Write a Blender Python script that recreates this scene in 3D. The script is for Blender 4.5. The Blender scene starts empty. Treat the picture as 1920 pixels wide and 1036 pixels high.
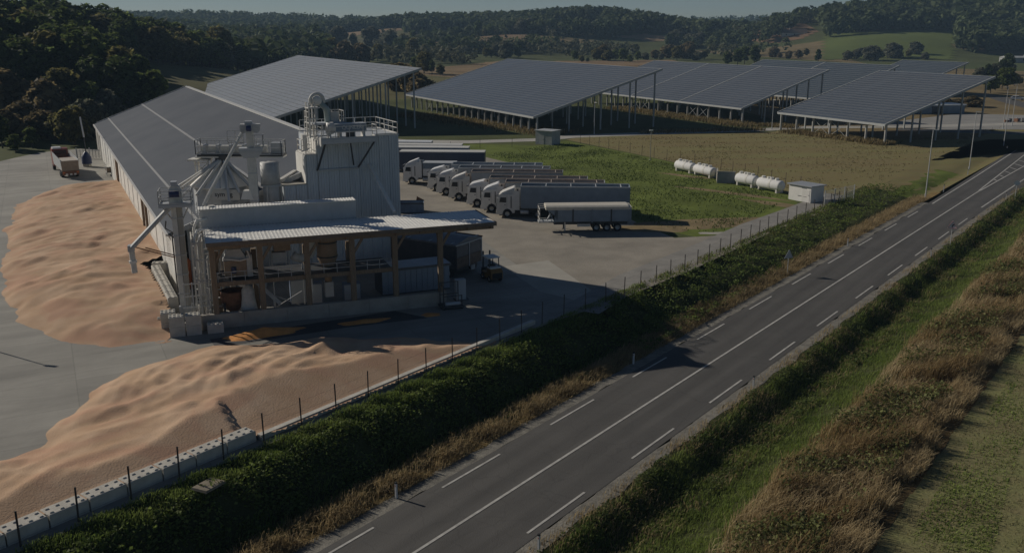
import bpy, math, random
import numpy as np
from mathutils import Vector, Matrix

C = bpy.context.scene.collection
S = bpy.context.scene
PI = math.pi
rad = math.radians

# ------------------------------------------------------------------ camera
CAM_H = 23.0
FPX = 1715.0                      # focal length in pixels of a 1920 wide frame
TILT = math.atan((518 - 52) / FPX)
cam_d = bpy.data.cameras.new('camera')
cam_d.sensor_width = 36.0
cam_d.lens = 36.0 * FPX / 1920.0
cam_d.clip_start = 0.5
cam_d.clip_end = 12000.0
cam = bpy.data.objects.new('camera', cam_d)
C.objects.link(cam)
cam.location = (0, 0, CAM_H)
cam.rotation_euler = (PI / 2 - TILT, 0, 0)
S.camera = cam

# ------------------------------------------------------------------ sky and sun
SUN_AZ = rad(-30.0)               # direction in which shadows fall, from +x
SUN_EL = rad(27.0)
W = bpy.data.worlds.new('World')
S.world = W
W.use_nodes = True
wn = W.node_tree.nodes
wl = W.node_tree.links
bg = wn.get('Background') or wn.new('ShaderNodeBackground')
sky = wn.new('ShaderNodeTexSky')
sky.sky_type = 'NISHITA'
sky.sun_disc = False
sky.sun_elevation = SUN_EL
to_sun = Vector((-math.cos(SUN_AZ) * math.cos(SUN_EL), -math.sin(SUN_AZ) * math.cos(SUN_EL), math.sin(SUN_EL)))
sky.sun_rotation = math.atan2(to_sun.x, to_sun.y)
sky.altitude = 300
sky.air_density = 0.75
sky.dust_density = 0.1
sky.ozone_density = 3.0
wl.new(sky.outputs[0], bg.inputs[0])
bg.inputs[1].default_value = 0.050
sun_d = bpy.data.lights.new('sun', 'SUN')
sun_d.energy = 5.0
sun_d.angle = rad(0.5)
sun_d.color = (1.0, 0.93, 0.82)
sun = bpy.data.objects.new('sun', sun_d)
C.objects.link(sun)
sun.rotation_euler = (-to_sun).to_track_quat('-Z', 'Y').to_euler()
sun.location = (-200, 200, 200)
S.view_settings.view_transform = 'Standard'
S.view_settings.look = 'None'
S.view_settings.exposure = -0.68
S.view_settings.gamma = 1.0
S.view_settings.use_curve_mapping = False
S.render.engine = 'CYCLES'
S.cycles.max_bounces = 5
S.cycles.diffuse_bounces = 3
S.cycles.glossy_bounces = 2
S.cycles.transmission_bounces = 2
S.cycles.volume_bounces = 0
S.cycles.use_denoising = True

# ------------------------------------------------------------------ survey of the site
_ct, _st = math.cos(TILT), math.sin(TILT)
def gp(x, y, z=0.0):
    """ground point surveyed from the photograph (pixel of the 1920 wide frame, height z)"""
    a, b = (x - 960) / FPX, (y - 518) / FPX
    dx, dy, dz = a, _ct - b * _st, -_st - b * _ct
    t = (z - CAM_H) / dz
    return (dx * t, dy * t)
RD = (0.6061, 0.7954)             # along the road
RN = (-0.7954, 0.6061)            # across it, to the left
def rd(u, s):
    return (RN[0] * u + RD[0] * s, RN[1] * u + RD[1] * s)
ZR = -2.3                         # level of the road below the yard beside the works; it climbs towards the junction
_sg = np.linspace(-60, 420, 961)
def _ss(a, b, x):
    t = np.clip((x - a) / (b - a), 0, 1); return t * t * (3 - 2 * t)
_zg = ZR * (1 - .80 * _ss(52, 118, _sg)) * (1 - _ss(245, 330, _sg))
_kg = (CAM_H - _zg) / CAM_H       # road distances were read at yard level: true ones are longer by this factor
_Sg = _sg * _kg
def rz(s): return np.interp(s, _sg, _zg)
def rk(s): return np.interp(s, _sg, _kg)
KR = float(rk(30))
def rr(u, s):
    k = rk(s); return (float((RN[0] * u + RD[0] * s) * k), float((RN[1] * u + RD[1] * s) * k))
def us(x, y):
    return (x * RN[0] + y * RN[1], x * RD[0] + y * RD[1])
HA = rad(117.0)                   # long axis shared by the hall and the solar roofs
HE = (math.cos(HA), math.sin(HA))
HP = (HE[1], -HE[0])

def sstep(a, b, x):
    t = np.clip((x - a) / (b - a), 0, 1)
    return t * t * (3 - 2 * t)
def gauss(x, y, cx, cy, sx, sy, h):
    return h * np.exp(-((x - cx) / sx) ** 2 / 2 - ((y - cy) / sy) ** 2 / 2)
def wob(x, y):
    return np.sin(x * .9 + 1.3 * np.sin(y * .6)) * .5 + np.sin(y * 1.1 + 1.7 * np.sin(x * .47)) * .5
def T(x, y):
    """height of the land"""
    x = np.asarray(x, float); y = np.asarray(y, float)
    u = x * RN[0] + y * RN[1]; s = x * RD[0] + y * RD[1]
    lev = np.interp(s, _Sg, _zg); kk = np.interp(s, _Sg, _kg); uk = u / kk
    # bank between yard and road: steep beside the works, a long slope further on
    fa = np.interp(u, [33.1, 36.3, 38.9, 40.2], [1, 1, .16, 0]); ga = np.interp(u, [33.1, 34.5, 36.0, 37.0], [0, -.08, -.22, 0])
    top = 39.7 - 1.7 * sstep(95, 126, s) + 1.6 * sstep(150, 175, s)
    fb = 1 - np.clip((uk - 31.5) / (top / kk - 31.5), 0, 1); gb = np.interp(uk, [30.1, 30.9, 32.0, 33.3], [0, -.06, -.22, 0])
    w = sstep(60, 74, s)
    left = lev * (fa * (1 - w) + fb * w) + ga * (1 - w) + gb * w
    ur = uk + 1.6 * sstep(140, 200, s)
    right = -0.95 * sstep(21.2, 19.2, ur) * sstep(14.2, 17.6, ur)
    near = left + right
    near = near + 0.10 * wob(x, y) * (sstep(33.8, 34.6, u) * sstep(39.6, 38.6, u) + sstep(20.6, 19.5, uk) * sstep(8, 9.5, uk))
    hl = gauss(x, y, -235, 320, 105, 120, 27) - 6.5
    hl = np.clip(hl, 0, None) * sstep(190, 250, y)
    far = (gauss(x, y, -463, 1500, 330, 110, 26) + gauss(x, y, -80, 1180, 105, 85, 21)
           + gauss(x, y, 98, 1060, 80, 100, 26) + gauss(x, y, 470, 1850, 320, 140, 27)
           + gauss(x, y, 345, 930, 85, 70, 21) + gauss(x, y, 500, 900, 105, 110, 27)
           + gauss(x, y, 305, 775, 48, 50, 10) + gauss(x, y, -12, 900, 45, 50, 10)
           + gauss(x, y, 262, 900, 28, 40, 8) + gauss(x, y, 900, 1300, 300, 260, 34)
           + gauss(x, y, -900, 1000, 380, 300, 40))
    far = far * sstep(560, 720, y)
    return near + hl + far
def gt(x, y):
    """where the line of sight of a surveyed pixel meets the land"""
    z = .6
    while z > -4.5:
        p = gp(x, y, z)
        if float(T(p[0], p[1])) >= z: return p
        z -= .04
    return gp(x, y)
def tz(x, y):
    return float(T(x, y))

# ------------------------------------------------------------------ materials
MATS = {}
def mat(name, col, rough=0.8, var=0.18, scale=2.0, metal=0.0, bump=0.0, bscale=None, col2=None, spec=None,
        island=0.0, detail=6.0, stretch=None, trans=0.0, world=False):
    """procedural material: noise-mottled colour, optional bump, optional variation from piece to piece"""
    if name in MATS: return MATS[name]
    m = bpy.data.materials.new(name); m.use_nodes = True
    n, l = m.node_tree.nodes, m.node_tree.links
    b = n['Principled BSDF']
    b.inputs['Roughness'].default_value = rough
    b.inputs['Metallic'].default_value = metal
    if spec is not None: b.inputs['Specular IOR Level'].default_value = spec
    tc = n.new('ShaderNodeTexCoord')
    if world:
        geo0 = n.new('ShaderNodeNewGeometry'); src = geo0.outputs['Position']
    else:
        src = tc.outputs['Object']
    if stretch:
        mp = n.new('ShaderNodeMapping'); mp.inputs['Scale'].default_value = stretch
        if len(stretch) > 3: pass
        l.new(src, mp.inputs[0]); src = mp.outputs[0]
    nz = n.new('ShaderNodeTexNoise'); nz.inputs['Scale'].default_value = scale; nz.inputs['Detail'].default_value = detail
    nz.inputs['Roughness'].default_value = 0.62
    l.new(src, nz.inputs['Vector'])
    mx = n.new('ShaderNodeMix'); mx.data_type = 'RGBA'
    c = Vector(col[:3])
    a_ = c * (1 - var); z_ = Vector(col2[:3]) if col2 else c * (1 + var)
    mx.inputs[6].default_value = (*a_, 1); mx.inputs[7].default_value = (*z_, 1)
    cr = n.new('ShaderNodeMapRange'); cr.inputs[1].default_value = 0.32; cr.inputs[2].default_value = 0.68
    l.new(nz.outputs[0], cr.inputs[0]); l.new(cr.outputs[0], mx.inputs[0])
    out = mx.outputs[2]
    if island:
        geo = n.new('ShaderNodeNewGeometry')
        hsv = n.new('ShaderNodeHueSaturation')
        mr = n.new('ShaderNodeMapRange'); mr.inputs[3].default_value = 1 - island; mr.inputs[4].default_value = 1 + island
        l.new(geo.outputs['Random Per Island'], mr.inputs[0]); l.new(mr.outputs[0], hsv.inputs['Value'])
        l.new(out, hsv.inputs['Color']); out = hsv.outputs[0]
    l.new(out, b.inputs['Base Color'])
    if bump:
        n2 = n.new('ShaderNodeTexNoise'); n2.inputs['Scale'].default_value = bscale or scale * 6; n2.inputs['Detail'].default_value = 5
        l.new(src, n2.inputs['Vector'])
        bp = n.new('ShaderNodeBump'); bp.inputs['Strength'].default_value = bump; bp.inputs['Distance'].default_value = 0.05
        l.new(n2.outputs[0], bp.inputs['Height']); l.new(bp.outputs[0], b.inputs['Normal'])
    if trans:
        tr = n.new('ShaderNodeBsdfTranslucent'); l.new(out, tr.inputs[0])
        ms = n.new('ShaderNodeMixShader'); ms.inputs[0].default_value = trans
        l.new(b.outputs[0], ms.inputs[1]); l.new(tr.outputs[0], ms.inputs[2])
        l.new(ms.outputs[0], n['Material Output'].inputs[0])
    MATS[name] = m
    return m

# ------------------------------------------------------------------ mesh building
class MB:
    def __init__(s): s.v = []; s.f = []
    def add(s, vs, fs):
        o = len(s.v); s.v += [tuple(p) for p in vs]; s.f += [tuple(i + o for i in f) for f in fs]; return s
    def box(s, x0, x1, y0, y1, z0, z1):
        return s.add([(x0, y0, z0), (x1, y0, z0), (x1, y1, z0), (x0, y1, z0), (x0, y0, z1), (x1, y0, z1), (x1, y1, z1), (x0, y1, z1)],
                     [(3, 2, 1, 0), (4, 5, 6, 7), (0, 1, 5, 4), (1, 2, 6, 5), (2, 3, 7, 6), (3, 0, 4, 7)])
    def hexa(s, b, t):
        """four bottom and four top points, counter-clockwise from above"""
        return s.add(list(b) + list(t), [(3, 2, 1, 0), (4, 5, 6, 7), (0, 1, 5, 4), (1, 2, 6, 5), (2, 3, 7, 6), (3, 0, 4, 7)])
    def beam(s, a, b, w=0.1, h=None, up=(0, 0, 1)):
        a = Vector(a); b = Vector(b); h = h or w; d = (b - a).normalized(); up = Vector(up)
        if abs(d.dot(up)) > .98: up = Vector((1, 0, 0))
        r = d.cross(up).normalized() * (w / 2); q = r.cross(d).normalized() * (h / 2)
        return s.hexa([a - r - q, a + r - q, b + r - q, b - r - q], [a - r + q, a + r + q, b + r + q, b - r + q])
    def tube(s, pts, r, n=8, r1=None, caps=True):
        pts = [Vector(p) for p in pts]; m = len(pts); o = len(s.v); prev = None
        for i, p in enumerate(pts):
            d = (pts[min(i + 1, m - 1)] - pts[max(i - 1, 0)]).normalized()
            up = prev if prev is not None else (Vector((0, 0, 1)) if abs(d.z) < .9 else Vector((1, 0, 0)))
            a = (up - d * up.dot(d)).normalized(); prev = a; b = d.cross(a)
            rr = r if r1 is None else r + (r1 - r) * i / (m - 1)
            for k in range(n):
                t = 2 * PI * k / n
                s.v.append(tuple(p + a * math.cos(t) * rr + b * math.sin(t) * rr))
        for i in range(m - 1):
            for k in range(n):
                k2 = (k + 1) % n
                s.f.append((o + i * n + k, o + i * n + k2, o + (i + 1) * n + k2, o + (i + 1) * n + k))
        if caps:
            s.f.append(tuple(o + k for k in reversed(range(n)))); s.f.append(tuple(o + (m - 1) * n + k for k in range(n)))
        return s
    def cyl(s, x, y, z0, z1, r, n=16, r1=None):
        return s.tube([(x, y, z0), (x, y, z1)], r, n, r1)
    def prism(s, poly, axis, a, b):
        """polygon of (p, q) extruded: axis 'y' -> p=x,q=z ; 'z' -> p=x,q=y ; 'x' -> p=y,q=z"""
        def mk(p, q, t):
            return (p, t, q) if axis == 'y' else ((p, q, t) if axis == 'z' else (t, p, q))
        n = len(poly)
        vs = [mk(p, q, a) for p, q in poly] + [mk(p, q, b) for p, q in poly]
        return s.add(vs, [tuple(range(n)), tuple(range(2 * n - 1, n - 1, -1))] + [(i, n + i, n + (i + 1) % n, (i + 1) % n) for i in range(n)])
    def lathe(s, prof, n=24, cx=0, cy=0, axis='z', c0=0):
        o = len(s.v); m = len(prof)
        for (r, z) in prof:
            for k in range(n):
                t = 2 * PI * k / n
                if axis == 'z': s.v.append((cx + r * math.cos(t), cy + r * math.sin(t), z))
                else: s.v.append((z, cy + r * math.cos(t), c0 + r * math.sin(t)))
        for i in range(m - 1):
            for k in range(n):
                k2 = (k + 1) % n
                s.f.append((o + i * n + k, o + i * n + k2, o + (i + 1) * n + k2, o + (i + 1) * n + k))
        return s
    def mesh(s, name, m, smooth=False):
        me = bpy.data.meshes.new(name); me.from_pydata(s.v, [], s.f); me.update()
        import bmesh
        bm = bmesh.new(); bm.from_mesh(me); bmesh.ops.recalc_face_normals(bm, faces=bm.faces); bm.to_mesh(me); bm.free()
        if smooth: me.polygons.foreach_set('use_smooth', [True] * len(me.polygons))
        me.materials.append(m)
        return me
    def build(s, name, m, parent=None, smooth=False, loc=None, rot=None):
        return put(name, s.mesh(name, m, smooth), parent, loc, rot)

def put(name, me, parent=None, loc=None, rot=None, scale=None):
    o = bpy.data.objects.new(name, me); C.objects.link(o)
    if parent is not None: o.parent = parent
    if loc is not None: o.location = loc
    if rot is not None: o.rotation_euler = rot
    if scale is not None: o.scale = scale
    return o
def tag(o, label=None, cat=None, group=None, kind=None):
    if label: o['label'] = label
    if cat: o['category'] = cat
    if group: o['group'] = group
    if kind: o['kind'] = kind
    return o
def thing(name, label, cat, loc=(0, 0, 0), rz=0.0, group=None):
    o = bpy.data.objects.new(name, None); C.objects.link(o)
    o.empty_display_size = 0.2
    o.location = loc; o.rotation_euler = (0, 0, rz)
    return tag(o, label, cat, group)
def copy_tree(o, parent=None):
    c = o.copy(); C.objects.link(c)
    if parent is not None: c.parent = parent
    for ch in list(o.children): copy_tree(ch, c)
    return c
def fast_mesh(name, V, F, m, smooth=False):
    V = np.asarray(V, np.float32); F = np.asarray(F, np.int32)
    me = bpy.data.meshes.new(name); k = F.shape[1]
    me.vertices.add(len(V)); me.vertices.foreach_set('co', V.ravel())
    me.loops.add(F.size); me.loops.foreach_set('vertex_index', F.ravel())
    me.polygons.add(len(F)); me.polygons.foreach_set('loop_start', np.arange(0, F.size, k, dtype=np.int32))
    me.polygons.foreach_set('loop_total', np.full(len(F), k, np.int32))
    me.update(calc_edges=True); me.validate()
    if smooth: me.polygons.foreach_set('use_smooth', [True] * len(me.polygons))
    me.materials.append(m)
    return me
def sheet(name, pts, z, m, label=None, drape=False):
    """flat polygon lying on the land"""
    mb = MB(); mb.add([(p[0], p[1], z) for p in pts], [tuple(range(len(pts)))])
    me = bpy.data.meshes.new(name); me.from_pydata(mb.v, [], mb.f)
    import bmesh
    bm = bmesh.new(); bm.from_mesh(me); bmesh.ops.triangulate(bm, faces=bm.faces)
    for f in bm.faces:
        if f.normal.z < 0: f.normal_flip()
    bm.to_mesh(me); bm.free(); me.materials.append(m)
    o = put(name, me); tag(o, label, kind='structure'); return o
def strip(name, u0, u1, s0, s1, dz, m, nu=8, ds=1.0, kind='structure', wave=0.0, k=1.0):
    """ribbon along the road that follows the land"""
    ns = max(2, int((s1 - s0) / ds)); su = np.linspace(s0, s1, ns + 1); uu = np.linspace(0, 1, nu + 1)
    V = []
    for s_ in su:
        w0 = wave * (math.sin(s_ * 1.7) + math.sin(s_ * .63 + 2) + .6 * math.sin(s_ * 4.1)); w1 = wave * (math.sin(s_ * 1.3 + 1) + math.sin(s_ * .8) + .6 * math.sin(s_ * 3.7))
        for t in uu:
            u_ = (u0 + w0) + (u1 + w1 - u0 - w0) * t; x, y = rr(u_, s_) if k != 1.0 else rd(u_, s_); V.append((x, y, 0))
    V = np.array(V); V[:, 2] = T(V[:, 0], V[:, 1]) + dz
    F = [(i * (nu + 1) + j, (i + 1) * (nu + 1) + j, (i + 1) * (nu + 1) + j + 1, i * (nu + 1) + j + 1) for i in range(ns) for j in range(nu)]
    F = [f[::-1] for f in F] if u1 > u0 else F
    o = put(name, fast_mesh(name, V, F, m, True)); tag(o, kind=kind); return o

rng = np.random.default_rng(7)
random.seed(5)
# ================================================================== LAND, YARDS AND ROAD
def ground_material():
    m = bpy.data.materials.new('valley_land'); m.use_nodes = True
    n, l = m.node_tree.nodes, m.node_tree.links; b = n['Principled BSDF']; b.inputs['Roughness'].default_value = 0.95
    b.inputs['Specular IOR Level'].default_value = 0.1
    g = n.new('ShaderNodeNewGeometry')
    mp = n.new('ShaderNodeMapping'); mp.inputs['Scale'].default_value = (0.006, 0.0045, 0.0); mp.inputs['Rotation'].default_value = (0, 0, 0.5)
    l.new(g.outputs['Position'], mp.inputs[0])
    vo = n.new('ShaderNodeTexVoronoi'); vo.inputs['Scale'].default_value = 1.0; l.new(mp.outputs[0], vo.inputs['Vector'])
    sep = n.new('ShaderNodeSeparateColor'); l.new(vo.outputs['Color'], sep.inputs[0])
    r1 = n.new('ShaderNodeValToRGB'); r1.color_ramp.interpolation = 'CONSTANT'
    e = r1.color_ramp.elements
    e[0].position = 0; e[0].color = (.085, .095, .034, 1); e[1].position = .34; e[1].color = (.19, .145, .075, 1)
    for p, c in ((.46, (.125, .115, .05, 1)), (.62, (.08, .095, .034, 1)), (.86, (.22, .155, .085, 1))):
        q = e.new(p); q.color = c
    l.new(sep.outputs[0], r1.inputs[0])
    nz = n.new('ShaderNodeTexNoise'); nz.inputs['Scale'].default_value = 0.05; nz.inputs['Detail'].default_value = 10
    nz.inputs['Roughness'].default_value = 0.7
    l.new(g.outputs['Position'], nz.inputs['Vector'])
    mr = n.new('ShaderNodeMapRange'); mr.inputs[1].default_value = .3; mr.inputs[2].default_value = .7; mr.inputs[3].default_value = .65; mr.inputs[4].default_value = 1.3
    l.new(nz.outputs[0], mr.inputs[0])
    hs = n.new('ShaderNodeHueSaturation'); l.new(r1.outputs[0], hs.inputs['Color']); l.new(mr.outputs[0], hs.inputs['Value'])
    l.new(hs.outputs[0], b.inputs['Base Color'])
    return m

ring = np.concatenate([np.linspace(4, 20, 9)[:-1], 20 * np.exp(np.linspace(0, math.log(5200 / 20), 560))])
aa = np.radians(np.linspace(-64, 64, 430))
RR, AA = np.meshgrid(ring, aa, indexing='ij')
gx, gy = RR * np.sin(AA), RR * np.cos(AA) - 3
gu = gx * RN[0] + gy * RN[1]
gz = T(gx, gy)
gs = gx * RD[0] + gy * RD[1]
gz = np.where((gu > 9) & (gu < 41.2) & (gs > -34) & (gs < 258), gz - .7, gz)
V = np.stack([gx, gy, gz], -1).reshape(-1, 3)
nr, na = RR.shape
idx = np.arange(nr * na).reshape(nr, na)
F = np.stack([idx[:-1, :-1], idx[:-1, 1:], idx[1:, 1:], idx[1:, :-1]], -1).reshape(-1, 4)[:, ::-1]
tag(put('ground', fast_mesh('ground', V, F, ground_material(), True)), 'valley floor and hills of tan and green fields', kind='structure')

M_conc = mat('concrete_paving', (.275, .258, .222), .85, .16, .12, bump=.25, bscale=3, world=True)
def yard_concrete(m, joint=.80):
    n, l = m.node_tree.nodes, m.node_tree.links; b = n['Principled BSDF']; old = b.inputs['Base Color'].links[0].from_socket
    geo = n.new('ShaderNodeNewGeometry'); vr = n.new('ShaderNodeVectorRotate'); vr.rotation_type = 'Z_AXIS'; vr.inputs['Angle'].default_value = -rad(27); l.new(geo.outputs['Position'], vr.inputs['Vector'])
    br = n.new('ShaderNodeTexBrick'); br.offset = 0; br.inputs['Scale'].default_value = 1; br.inputs['Brick Width'].default_value = 6; br.inputs['Row Height'].default_value = 5; br.inputs['Mortar Size'].default_value = .035
    br.inputs['Color1'].default_value = (.94, .94, .94, 1); br.inputs['Color2'].default_value = (1.06, 1.06, 1.06, 1); br.inputs['Mortar'].default_value = (joint, joint, joint, 1); l.new(vr.outputs[0], br.inputs['Vector'])
    # dust, tyre drift and damp stains
    sc = n.new('ShaderNodeVectorMath'); sc.operation = 'MULTIPLY'; sc.inputs[1].default_value = (.05, .22, 1); l.new(vr.outputs[0], sc.inputs[0])
    nz = n.new('ShaderNodeTexNoise'); nz.inputs['Scale'].default_value = 1.2; nz.inputs['Detail'].default_value = 9; nz.inputs['Roughness'].default_value = .7; nz.inputs['Distortion'].default_value = .8; l.new(sc.outputs[0], nz.inputs['Vector'])
    mr = n.new('ShaderNodeMapRange'); mr.inputs[1].default_value = .35; mr.inputs[2].default_value = .65; mr.inputs[3].default_value = .80; mr.inputs[4].default_value = 1.10; l.new(nz.outputs[0], mr.inputs[0])
    wv = n.new('ShaderNodeTexWave'); wv.wave_type = 'RINGS'; wv.rings_direction = 'Z'; wv.inputs['Scale'].default_value = .035; wv.inputs['Distortion'].default_value = 6; wv.inputs['Detail'].default_value = 3; wv.inputs['Detail Scale'].default_value = .3; l.new(geo.outputs['Position'], wv.inputs['Vector'])
    w2 = n.new('ShaderNodeMapRange'); w2.inputs[1].default_value = .90; w2.inputs[2].default_value = 1.0; w2.inputs[3].default_value = 1.0; w2.inputs[4].default_value = .90; l.new(wv.outputs['Fac'], w2.inputs[0])
    mm = n.new('ShaderNodeMath'); mm.operation = 'MULTIPLY'; l.new(mr.outputs[0], mm.inputs[0]); l.new(w2.outputs[0], mm.inputs[1])
    bw_ = n.new('ShaderNodeRGBToBW'); l.new(br.outputs['Color'], bw_.inputs[0])
    m2 = n.new('ShaderNodeMath'); m2.operation = 'MULTIPLY'; l.new(mm.outputs[0], m2.inputs[0]); l.new(bw_.outputs[0], m2.inputs[1])
    hs = n.new('ShaderNodeHueSaturation'); l.new(old, hs.inputs['Color']); l.new(m2.outputs[0], hs.inputs['Value']); l.new(hs.outputs[0], b.inputs['Base Color'])
yard_concrete(M_conc)
M_concl = mat('concrete_apron', (.36, .335, .285), .85, .12, .3, bump=.2, bscale=4, world=True)
M_gravel = mat('gravel_paving', (.265, .235, .19), .95, .20, .22, bump=.8, bscale=5, world=True)
M_grav2 = mat('shoulder_gravel', (.185, .17, .14), .95, .35, 1.5, bump=1.0, bscale=9, world=True)
M_lawn = mat('lawn_grass', (.125, .155, .034), .95, .34, .16, bump=1.0, bscale=3.0, world=True, spec=.1)
M_mown = mat('mown_grass', (.29, .22, .11), .95, .26, .12, bump=.9, bscale=2.5, world=True, spec=.1, col2=(.22, .205, .085), stretch=(.35, 1.3, 1))
M_dirt = mat('bare_earth', (.23, .175, .095), .95, .25, .5, bump=.7, bscale=4, world=True, spec=.1)
M_path = mat('path_gravel', (.38, .36, .32), .9, .12, .3, bump=.3, bscale=3, world=True)

FEN = [(40.7, -30), (40.7, 58), (39.6, 67), (39.2, 81), (39.7, 103), (38.6, 127)]
def fen_u(s):
    for (u0, s0), (u1, s1) in zip(FEN, FEN[1:]):
        if s0 <= s <= s1: return u0 + (u1 - u0) * (s - s0) / (s1 - s0)
    return FEN[-1][0]
fence_line = [rd(fen_u(s) - .5, s) for s in (-30, 20, 58, 67, 74, 81, 92, 103, 115, 127)]
sheet('gravel_yard', fence_line[2:] + [gp(1555, 383), gp(1490, 393), gp(1425, 410), gp(1350, 441), gp(1265, 446), gp(1195, 418),
      gp(1080, 350), gp(1000, 315), gp(908, 294), gp(760, 262), (-40, 215), (-60, 190), (-30, 120), (-12, 92)], .004, M_gravel)
sheet('concrete_yard', fence_line[:4] + [gp(1132, 563), gp(1112, 546), gp(1028, 488), gp(968, 496), gp(880, 432), (-12, 93), (-30, 120),
      (-66, 176), gp(150, 279), gp(75, 286), gp(28, 296), (-92, 150), (-80, 110), (-66, 70), (-45, 0)], .012, M_conc)
sheet('concrete_apron', [gp(968, 496), gp(1028, 488), gp(1112, 546), gp(1132, 563), gp(1090, 566), (2.5, 79.5), gp(945, 500)], .016, M_concl)
sheet('lawn', [gp(750, 271), gp(905, 270), gp(1010, 273), gp(1062, 264), gp(1160, 283), gp(1250, 302), gp(1360, 328), gp(1480, 366), gp(1497, 383),
      gp(1440, 402), gp(1395, 420), gp(1350, 440), gp(1305, 444), gp(1255, 434), gp(1195, 418), gp(1080, 352), gp(1000, 316), gp(908, 294), gp(752, 290)], .008, M_lawn)
def blob(name, cx, cy, rx, ry, ang, z, m, seed, n=28):
    r = random.Random(seed); pts = []
    ph = [r.uniform(0, 6.28) for _ in range(4)]
    for k in range(n):
        t = 2 * PI * k / n; q = 1 + .16 * math.sin(2 * t + ph[0]) + .12 * math.sin(3 * t + ph[1]) + .10 * math.sin(5 * t + ph[2]) + .06 * math.sin(9 * t + ph[3])
        a, b = rx * q * math.cos(t), ry * q * math.sin(t)
        pts.append((cx + a * math.cos(ang) - b * math.sin(ang), cy + a * math.sin(ang) + b * math.cos(ang)))
    return sheet(name, pts, z, m)
blob('bare_patch', *gp(1330, 418), 7.5, 3.2, .1, .0122, M_dirt, 1)
blob('bare_patch', *gp(1235, 428), 5.5, 2.0, -.1, .0126, M_dirt, 2)
blob('bare_patch', *gp(1370, 362), 7.5, 1.1, -.72, .0124, M_dirt, 3)
blob('bare_patch', *gp(1465, 384), 6.0, 1.2, -.75, .0128, M_dirt, 5)
blob('bare_patch', *gp(1288, 330), 5.5, .9, -.72, .0125, M_dirt, 6)
blob('bare_patch', *gp(1340, 437), 1.8, .7, .1, .0165, M_concl, 4)
sheet('mown_field', [gp(1062, 262), gp(1075, 259), gp(1200, 252), gp(1420, 249), gp(1480, 245), gp(1560, 252), gp(1660, 262), (128, 197), rd(40.2, 262), rd(40.0, 220), rd(40.0, 175), rd(38.8, 150), rd(38.4, 134), gp(1600, 372), gp(1480, 364), gp(1360, 327), gp(1250, 301), gp(1160, 282)], .004, M_mown)
def ribbon(name, pts, w, z, m):
    L, R = [], []
    for i, p in enumerate(pts):
        a = Vector(pts[max(i - 1, 0)]); b = Vector(pts[min(i + 1, len(pts) - 1)]); d = (b - a).normalized(); nn = Vector((-d.y, d.x)) * w / 2
        L.append((p[0] + nn.x, p[1] + nn.y)); R.append((p[0] - nn.x, p[1] - nn.y))
    return sheet(name, L + R[::-1], z, m)
ribbon('access_path', [(-70, 196), gp(760, 265), gp(880, 266), gp(1010, 262), gp(1070, 256), gp(1200, 251), gp(1420, 244), gp(1500, 239), (95, 222), (140, 232)], 5.0, .0165, M_path)
ribbon('driveway', [rd(36.5 + 3.6, 62), rd(fen_u(74) + 2.2, 74), rd(fen_u(90) + 2.2, 90), rd(fen_u(103) + 2.3, 103), rd(fen_u(116) + 2.4, 116), rd(fen_u(127) + 2.6, 131)], 3.6, .0168,
       mat('driveway_gravel', (.24, .225, .20), .95, .2, .4, bump=.6, bscale=5, world=True))

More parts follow.
